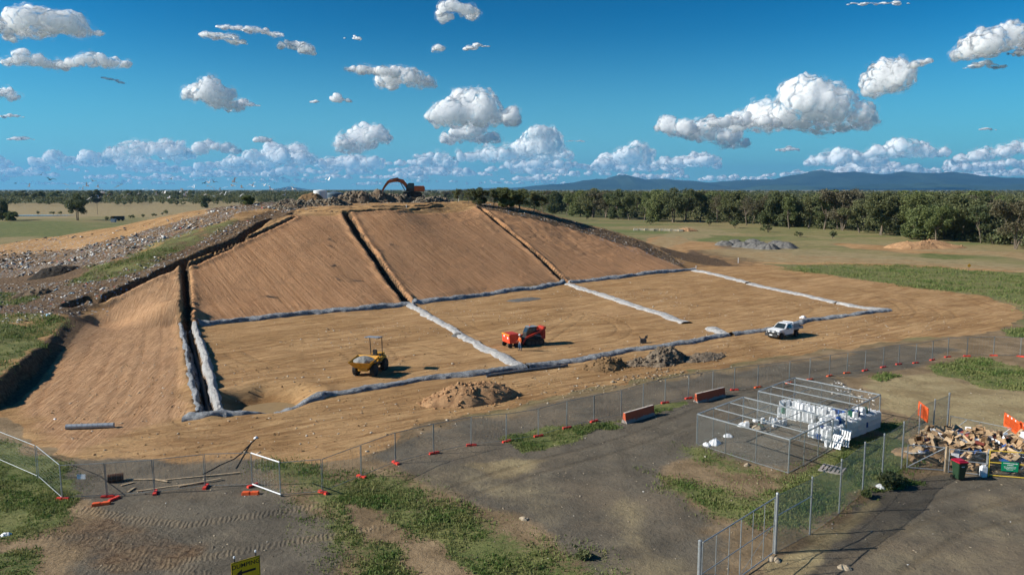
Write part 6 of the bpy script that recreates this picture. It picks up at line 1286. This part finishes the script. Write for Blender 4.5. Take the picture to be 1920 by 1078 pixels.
scatter([(480,384),(640,378),(850,374),(850,381),(640,392),(500,396)], 1500, .26, 6, lm_, 'litter', 'scraps spread in front of the waste bank', .6)
scatter([(-100,470),(150,445),(300,414),(480,386),(400,402),(200,440),(-100,475)], 500, .25, 7, lm_, 'litter', 'sparse scraps on the upper tan part of the left slope', .5)
cell = [(370,618),(770,576),(1062,536),(1300,512),(1650,582),(1370,625),(985,686),(640,735),(400,775)]
sm = [(mt['stone'], 2), (M('pale_pebble', (.55,.48,.38), .9), 1.6), (mt['brown'], 2.5)]
scatter(cell, 2600, .09, 4, sm, 'loose_stones', 'small stones scattered over the flat cells', .7, lambda x, y: .1+.9*sstep(.5,.7, fbm(x, y, 12, 3, 5)+.5))
scatter([(60,790),(330,620),(350,790),(985,700),(1660,590),(1880,600),(1500,665),(1000,765),(700,850),(200,865)], 2200, .08, 5, sm, 'loose_stones', 'small stones scattered on the dirt track round the cells', .7)
scatter([(1000,740),(1250,690),(1330,700),(1100,735)], 260, .14, 8, [(mt['rub'], 2), (mt['stone'], 1)], 'loose_stones', 'stones strewn round the rubble heaps', .7)
scatter([(100,870),(480,870),(740,850),(1120,745),(1500,680),(1900,660),(1950,1100),(100,1100)], 2600, .05, 9, [(mt['stone'], 3), (mt['rub'], 3), (lm_[0][0], .12), (mt['concrete'], .4)], 'loose_stones', 'small stones and scraps over the gravel yard', .6)
cst = scatter([(1560,712),(1640,735),(1640,760),(1560,740)], 90, .14, 10, [(mt['concrete'], 3), (mt['whitep'], 2), (mt['dark'], 1)], 'rubbish_scraps', 'white and grey rubbish scraps inside the back of the further cage', .8)
# ------------------------------------------------------------------ grass
def interp_zone(arr, x, y):
    A = arr.reshape(ny, nx); ix = np.clip(np.searchsorted(XS, x)-1, 0, nx-2); iy = np.clip(np.searchsorted(YS, y)-1, 0, ny-2); fx = (x-XS[ix])/(XS[ix+1]-XS[ix]); fy = (y-YS[iy])/(YS[iy+1]-YS[iy])
    return (A[iy, ix]*(1-fx)+A[iy, ix+1]*fx)*(1-fy)+(A[iy+1, ix]*(1-fx)+A[iy+1, ix+1]*fx)*fy
t = NT('grass_blades'); P = t.pos(); n = t.noise(.5, 4, .6, P); n2 = t.noise(2.5, 4, .7, P); c = t.mix(t.ss(.35, .65, n), (.10,.165,.04), (.22,.235,.085)); c = t.mix(t.math('MULTIPLY', t.ss(.5, .7, n2), .6), c, (.33,.28,.14))
b_ = t.bsdf(c, .7, 0, None, .2); tr = t.n('ShaderNodeBsdfTranslucent'); t.put(tr.inputs[0], c); mx = t.n('ShaderNodeMixShader'); mx.inputs[0].default_value = .3; t.l(b_.outputs[0], mx.inputs[1]); t.l(tr.outputs[0], mx.inputs[2]); mt['grass'] = t.done(mx.outputs[0])
def grass_field(n, xr, yr, size, seed, label, thr=.25, clump=1.2):
    rs = np.random.RandomState(seed); x = rs.uniform(*xr, n*6); y = rs.uniform(*yr, n*6); v = np.abs(x/y) < .75; x, y = x[v], y[v]
    z_ = interp_zone(grass, x, y); f = fbm(x, y, clump*2.4, 3, 5)+.5; f2 = fbm(x, y, .5, 2, 6)+.5; k = (z_ > thr)*sstep(.36, .74, f*.6+f2*.4+.12*(z_-.6)); v = rs.rand(len(x)) < k*z_**1.3*.75+.03*(z_ > .1); x, y, f = x[v][:n], y[v][:n], f[v][:n]; m = len(x); z = ground(x, y)
    h = size*rs.uniform(.4, 1.3, m)*(.35+.9*f); a = rs.rand(m)*6.28; w = h*.22+.01; lx, ly = rs.uniform(-.5,.5,(2, m))*h; dx, dy = np.cos(a)*w, np.sin(a)*w
    V = np.stack([np.stack([x-dx, y-dy, z-.02], 1), np.stack([x+dx, y+dy, z-.02], 1), np.stack([x+lx+dx*.3, y+ly+dy*.3, z+h], 1), np.stack([x+lx-dx*.5, y+ly-dy*.5, z+h*.9], 1)], 1).reshape(-1, 3)
    o = np_mesh('grass', V, np.arange(4*m).reshape(m, 4), mt['grass']); print('grass', m); return tag(o, label, 'grass', None, 'stuff')
grass_field(260000, (-45, 50), (28, 62), .13, 1, 'short patchy grass and weeds over the near yard')
grass_field(60000, (20, 80), (62, 90), .22, 2, 'green grass patches beyond the gravel yard fence')
grass_field(50000, (-90, -35), (60, 130), .25, 3, 'rough grass on the left bank and flank')
grass_field(90000, (40, 150), (88, 200), .3, 4, 'long green meadow strip right of the works')
# ------------------------------------------------------------------ clouds
t = NT('cloud_vapour'); lw = t.n('ShaderNodeLayerWeight'); lw.inputs[0].default_value = .5; oc = t.obj()
n = t.noise(2.0, 5, .62, oc); n2 = t.noise(7, 4, .65, oc)
fc_ = t.math('SUBTRACT', 1.0, lw.outputs['Facing']); al = t.ss(.14, 1.0, t.math('ADD', fc_, t.math('MULTIPLY', t.math('SUBTRACT', t.math('ADD', t.math('MULTIPLY', n, .6), t.math('MULTIPLY', n2, .4)), .5), 1.2)))
b = t.bsdf((.97, .97, .98), 1.0, 0, t.bump(t.math('ADD', n, t.math('MULTIPLY', n2, .3)), 300, .25), 0); b.inputs['Subsurface Weight'].default_value = 1; b.inputs['Subsurface Radius'].default_value = (1, 1, 1); b.inputs['Subsurface Scale'].default_value = 900
m2 = t.n('ShaderNodeMixShader'); t.l(al, m2.inputs[0]); t.l(t.n('ShaderNodeBsdfTransparent').outputs[0], m2.inputs[1]); t.l(b.outputs[0], m2.inputs[2]); mt['cloud'] = t.done(m2.outputs[0])
tx1 = bpy.data.textures.new('billow', 'CLOUDS'); tx1.noise_scale = .28; tx1.noise_depth = 3; tx1.noise_basis = 'ORIGINAL_PERLIN'
tx3 = bpy.data.textures.new('fray', 'CLOUDS'); tx3.noise_scale = .2; tx3.noise_depth = 4
t = NT('cloud_wisps'); lw = t.n('ShaderNodeLayerWeight'); lw.inputs[0].default_value = .5; oc = t.obj(); n = t.noise(5, 6, .7, oc)
al = t.math('MULTIPLY', t.ss(.46, .72, n), t.math('MULTIPLY', t.ss(0, .6, t.math('SUBTRACT', 1.0, lw.outputs['Facing'])), .3))
df = t.n('ShaderNodeBsdfDiffuse'); df.inputs[0].default_value = (.97, .97, .98, 1); tr = t.n('ShaderNodeBsdfTranslucent'); tr.inputs[0].default_value = (.97, .97, .98, 1)
m1 = t.n('ShaderNodeMixShader'); m1.inputs[0].default_value = .5; t.l(df.outputs[0], m1.inputs[1]); t.l(tr.outputs[0], m1.inputs[2]); m2 = t.n('ShaderNodeMixShader'); t.l(al, m2.inputs[0]); t.l(t.n('ShaderNodeBsdfTransparent').outputs[0], m2.inputs[1]); t.l(m1.outputs[0], m2.inputs[2]); mt['fringe'] = t.done(m2.outputs[0])
tx2 = bpy.data.textures.new('puff', 'VORONOI'); tx2.noise_scale = .16
_ico = bmesh.new(); bmesh.ops.create_icosphere(_ico, subdivisions=2, radius=1); IV = np.array([v.co[:] for v in _ico.verts]); IF = np.array([[v.index for v in f.verts] for f in _ico.faces]); _ico.free()
def cloud(px, py, w, h, label, group, seed, tilt=0, wisp=0, far=0):
    """w,h seen size; local unit 100; flat base, billowing top"""
    rs = np.random.RandomState(seed); W, H_ = w/100, h/100; Vs_, Fs_ = [], []; n = max(5, int(9*W/max(H_, .18)**.7)); n = min(n, 26); k = 0
    for i in range(n):
        u = rs.uniform(-1, 1); env = (1-abs(u)**2.2)*(.55+.45*rs.rand())
        if seed % 3 == 1: env *= .6+.5*u
        r = H_*rs.uniform(.22, .42)*(.55+.6*env); x = u*(W/2-r*.8); z = -H_/2+r*.7+max(0, H_*env-r*1.7)*rs.rand()**.6; y = rs.uniform(-.5, .5)*min(W, H_*1.6)*.6
        Vs_.append(IV*np.array([r*(1.25+.5*wisp), r*1.1, r*(.9-.35*wisp)])+np.array([x, y, z+tilt*x])); Fs_.append(IF+k); k += len(IV)
    V = np.concatenate(Vs_); zb_ = -H_/2+.0; low = V[:, 2] < zb_+tilt*V[:, 0]; V[low, 2] = (zb_+tilt*V[low, 0])+(V[low, 2]-zb_-tilt*V[low, 0])*.25
    o = np_mesh('cloud', V, np.concatenate(Fs_), mt['cloud'], smooth=True)
    vs_ = max(.012, min(.03, (W*H_)**.5/42)); md = o.modifiers.new('a', 'REMESH'); md.mode = 'VOXEL'; md.voxel_size = vs_; md.use_smooth_shade = True
    for tx, st in ((tx1, .34*min(1, H_*1.6)), (tx2, -.05*min(1, H_*2.2))):
        md = o.modifiers.new('d', 'DISPLACE'); md.texture = tx; md.texture_coords = 'GLOBAL' if False else 'LOCAL'; md.strength = st; md.mid_level = .5 if st > 0 else .35
    # random offset inside the noise field
    off = rs.uniform(-20, 20, 3); o.data.transform(Matrix.Translation(Vector(off)))
    el = max(6, 357-(py+h/2)); D = far or min(72000., max(9000., 1300*F/el)); sc = D/F*100; p = atd(px, py, D); o.scale = (sc,)*3; o.location = (p[0]-off[0]*sc, p[1]-off[1]*sc, p[2]-off[2]*sc)
    if h >= 18 and not label.startswith('cloud in'):
        f = o.copy(); COL.objects.link(f); f.parent = o; f.matrix_parent_inverse = Matrix.Identity(4); f.location = (0, 0, 0); f.scale = (1, 1, 1); f.rotation_euler = (0, 0, 0); f.name = 'wispy_fringe'
        md = f.modifiers.new('e', 'DISPLACE'); md.texture = tx3; md.texture_coords = 'LOCAL'; md.strength = .20*min(1, H_*2); md.mid_level = .38
        f.material_slots[0].link = 'OBJECT'; f.material_slots[0].material = mt['fringe']
        for k_ in list(f.keys()): del f[k_]
    return tag(o, label, 'cloud', group)
CL = [(1505,178,205,118,'largest towering white cloud right of centre',0),(1400,222,150,30,'flat lower shelf joined under the largest cloud',0),(1305,222,175,68,'slanting white cloud left of the largest one',-.22),(1668,130,75,80,'upright white cloud right of the largest one',.2),(1722,113,50,26,'small puff at the right tip of the upright cloud',.3),(1188,265,78,78,'narrow white tower cloud left of the slanting one',.05),
 (890,188,165,88,'tall white cloud above the right end of the mound',0),(880,243,105,48,'middle tier of the tall cloud above the mound',0),(945,270,240,58,'broad bottom tier of the tall cloud above the mound',0),(1012,252,85,75,'right shoulder cloud of the tall cloud group',0),(685,243,100,62,'ragged white cloud above the excavator',.25),(645,262,45,22,'small puff left of the ragged cloud',0),
 (398,162,105,62,'ragged forked cloud high on the left',-.25),(440,190,85,22,'thin shelf under the ragged forked cloud',0),(75,22,190,80,'large grey cloud cut by the top left corner',0),(62,104,118,38,'flat left half of the long cloud on the left',-.03),(178,110,125,32,'right half of the long cloud on the left',.02),(470,48,110,26,'thin streaky cloud near the top left',-.15),(420,64,80,26,'thin wisp below the streaky cloud',-.2),(556,80,72,30,'small lens shaped cloud right of the streaky one',-.2),
 (700,122,100,34,'left thin part of the high middle cloud',-.1),(762,140,108,42,'high middle cloud left of centre',0),(852,15,88,36,'white cloud at the top edge left of centre',.1),(1640,2,112,14,'thin cloud at the top edge on the right',0),(1880,58,150,70,'large white cloud at the right edge near the top',.2),(1845,119,64,18,'small oval cloud below the right edge cloud',0),(1915,92,50,22,'small cloud below the right edge cloud at the frame',0),
 (215,148,44,12,'little streak under the long left cloud',-.3),(638,182,45,18,'small cloud left of the high middle cloud',-.05),(591,187,24,11,'tiny cloud beside the small one',0),(820,88,27,20,'tiny round cloud below the top edge cloud',0),(661,69,33,12,'tiny flat cloud near the top',0),(8,158,50,50,'white cloud cut by the left edge',-.2),(20,215,42,12,'flat small cloud at the left edge',0),(40,257,46,13,'small flat cloud low on the left',0),
 (278,262,135,60,'broad white cloud low on the left',0),(330,277,60,45,'shoulder cloud right of the broad low left cloud',0),(405,268,86,38,'white cloud between the two broad low clouds',0),(492,257,38,18,'small oval cloud above the low cloud bank',0),(172,292,62,34,'white puff left of the broad low cloud',0),(535,285,120,48,'low cloud left of the excavator',0),(650,292,130,42,'low wide cloud above the waste bank',0),(798,287,42,18,'small cloud above the excavator cab',0),
 (1291,295,76,28,'low white cloud under the slanting cloud',0),(1475,275,45,16,'tiny low cloud under the largest cloud',0),(1590,290,150,40,'broad low cloud on the right',0),(1690,275,170,42,'long low cloud right of the broad one',.03),(1865,272,150,46,'long low cloud at the right edge',.15),(1848,241,34,8,'tiny thin cloud low on the right',0),(1270,322,22,26,'small upright cloud touching the single blue peak',0),(965,218,18,26,'tiny cloud by the tall cloud group',0),(1079,263,36,8,'tiny streak right of the tall cloud group',0),(893,85,45,14,'faint wisp below the top edge cloud',.1),(1040,285,60,22,'low puff right of the tall group',0)]
for i, (x, y, w_, h_, lb, tl) in enumerate(CL): cloud(x, y, w_*1.1, h_*1.08, lb, 'separate white clouds', 200+i, tl, 1 if h_ < 30 and w_/h_ > 3 else 0, 15000 if 95 < y < 115 and x < 200 else 0)
rc = random.Random(31); k = 0
for row, (y, n, w0, h0) in enumerate([(296,15,125,38),(311,19,125,26),(325,22,130,18),(338,18,140,10)]):
    for i in range(n):
        x = -40+2000*(i+rc.random())/n
        if 1240 < x < 1500 and row < 2 and rc.random() < .5: continue
        if x > 1560 and row == 0: y2 = y+6
        else: y2 = y
        cloud(x, y2+rc.uniform(-6,6), w0*rc.uniform(.6,1.5), h0*rc.uniform(.7,1.3), ['cloud in the uppermost row of the low bank along the horizon','cloud in the second row of the low bank along the horizon','cloud in the third row of the low bank along the horizon','cloud in the lowest hazy row along the horizon'][row], ['uppermost row of low horizon clouds','second row of low horizon clouds','third row of low horizon clouds','lowest row of hazy horizon clouds'][row], 400+k); k += 1
# ------------------------------------------------------------------ haze
mb = MB(); mb.box((0, 0, 400), (57000, 57000, 840)); t = NT('haze'); pv = t.n('ShaderNodeVolumePrincipled'); pv.inputs['Color'].default_value = (.17, .48, .88, 1); pv.inputs['Density'].default_value = 3.6e-5; pv.inputs['Anisotropy'].default_value = .2; t.l(pv.outputs[0], t.out.inputs['Volume'])
o = mb.build('haze', t.m); tag(o, 'thin blue haze filling the air over the plain', 'haze', None, 'stuff'); o.location = (0, 0, 10)
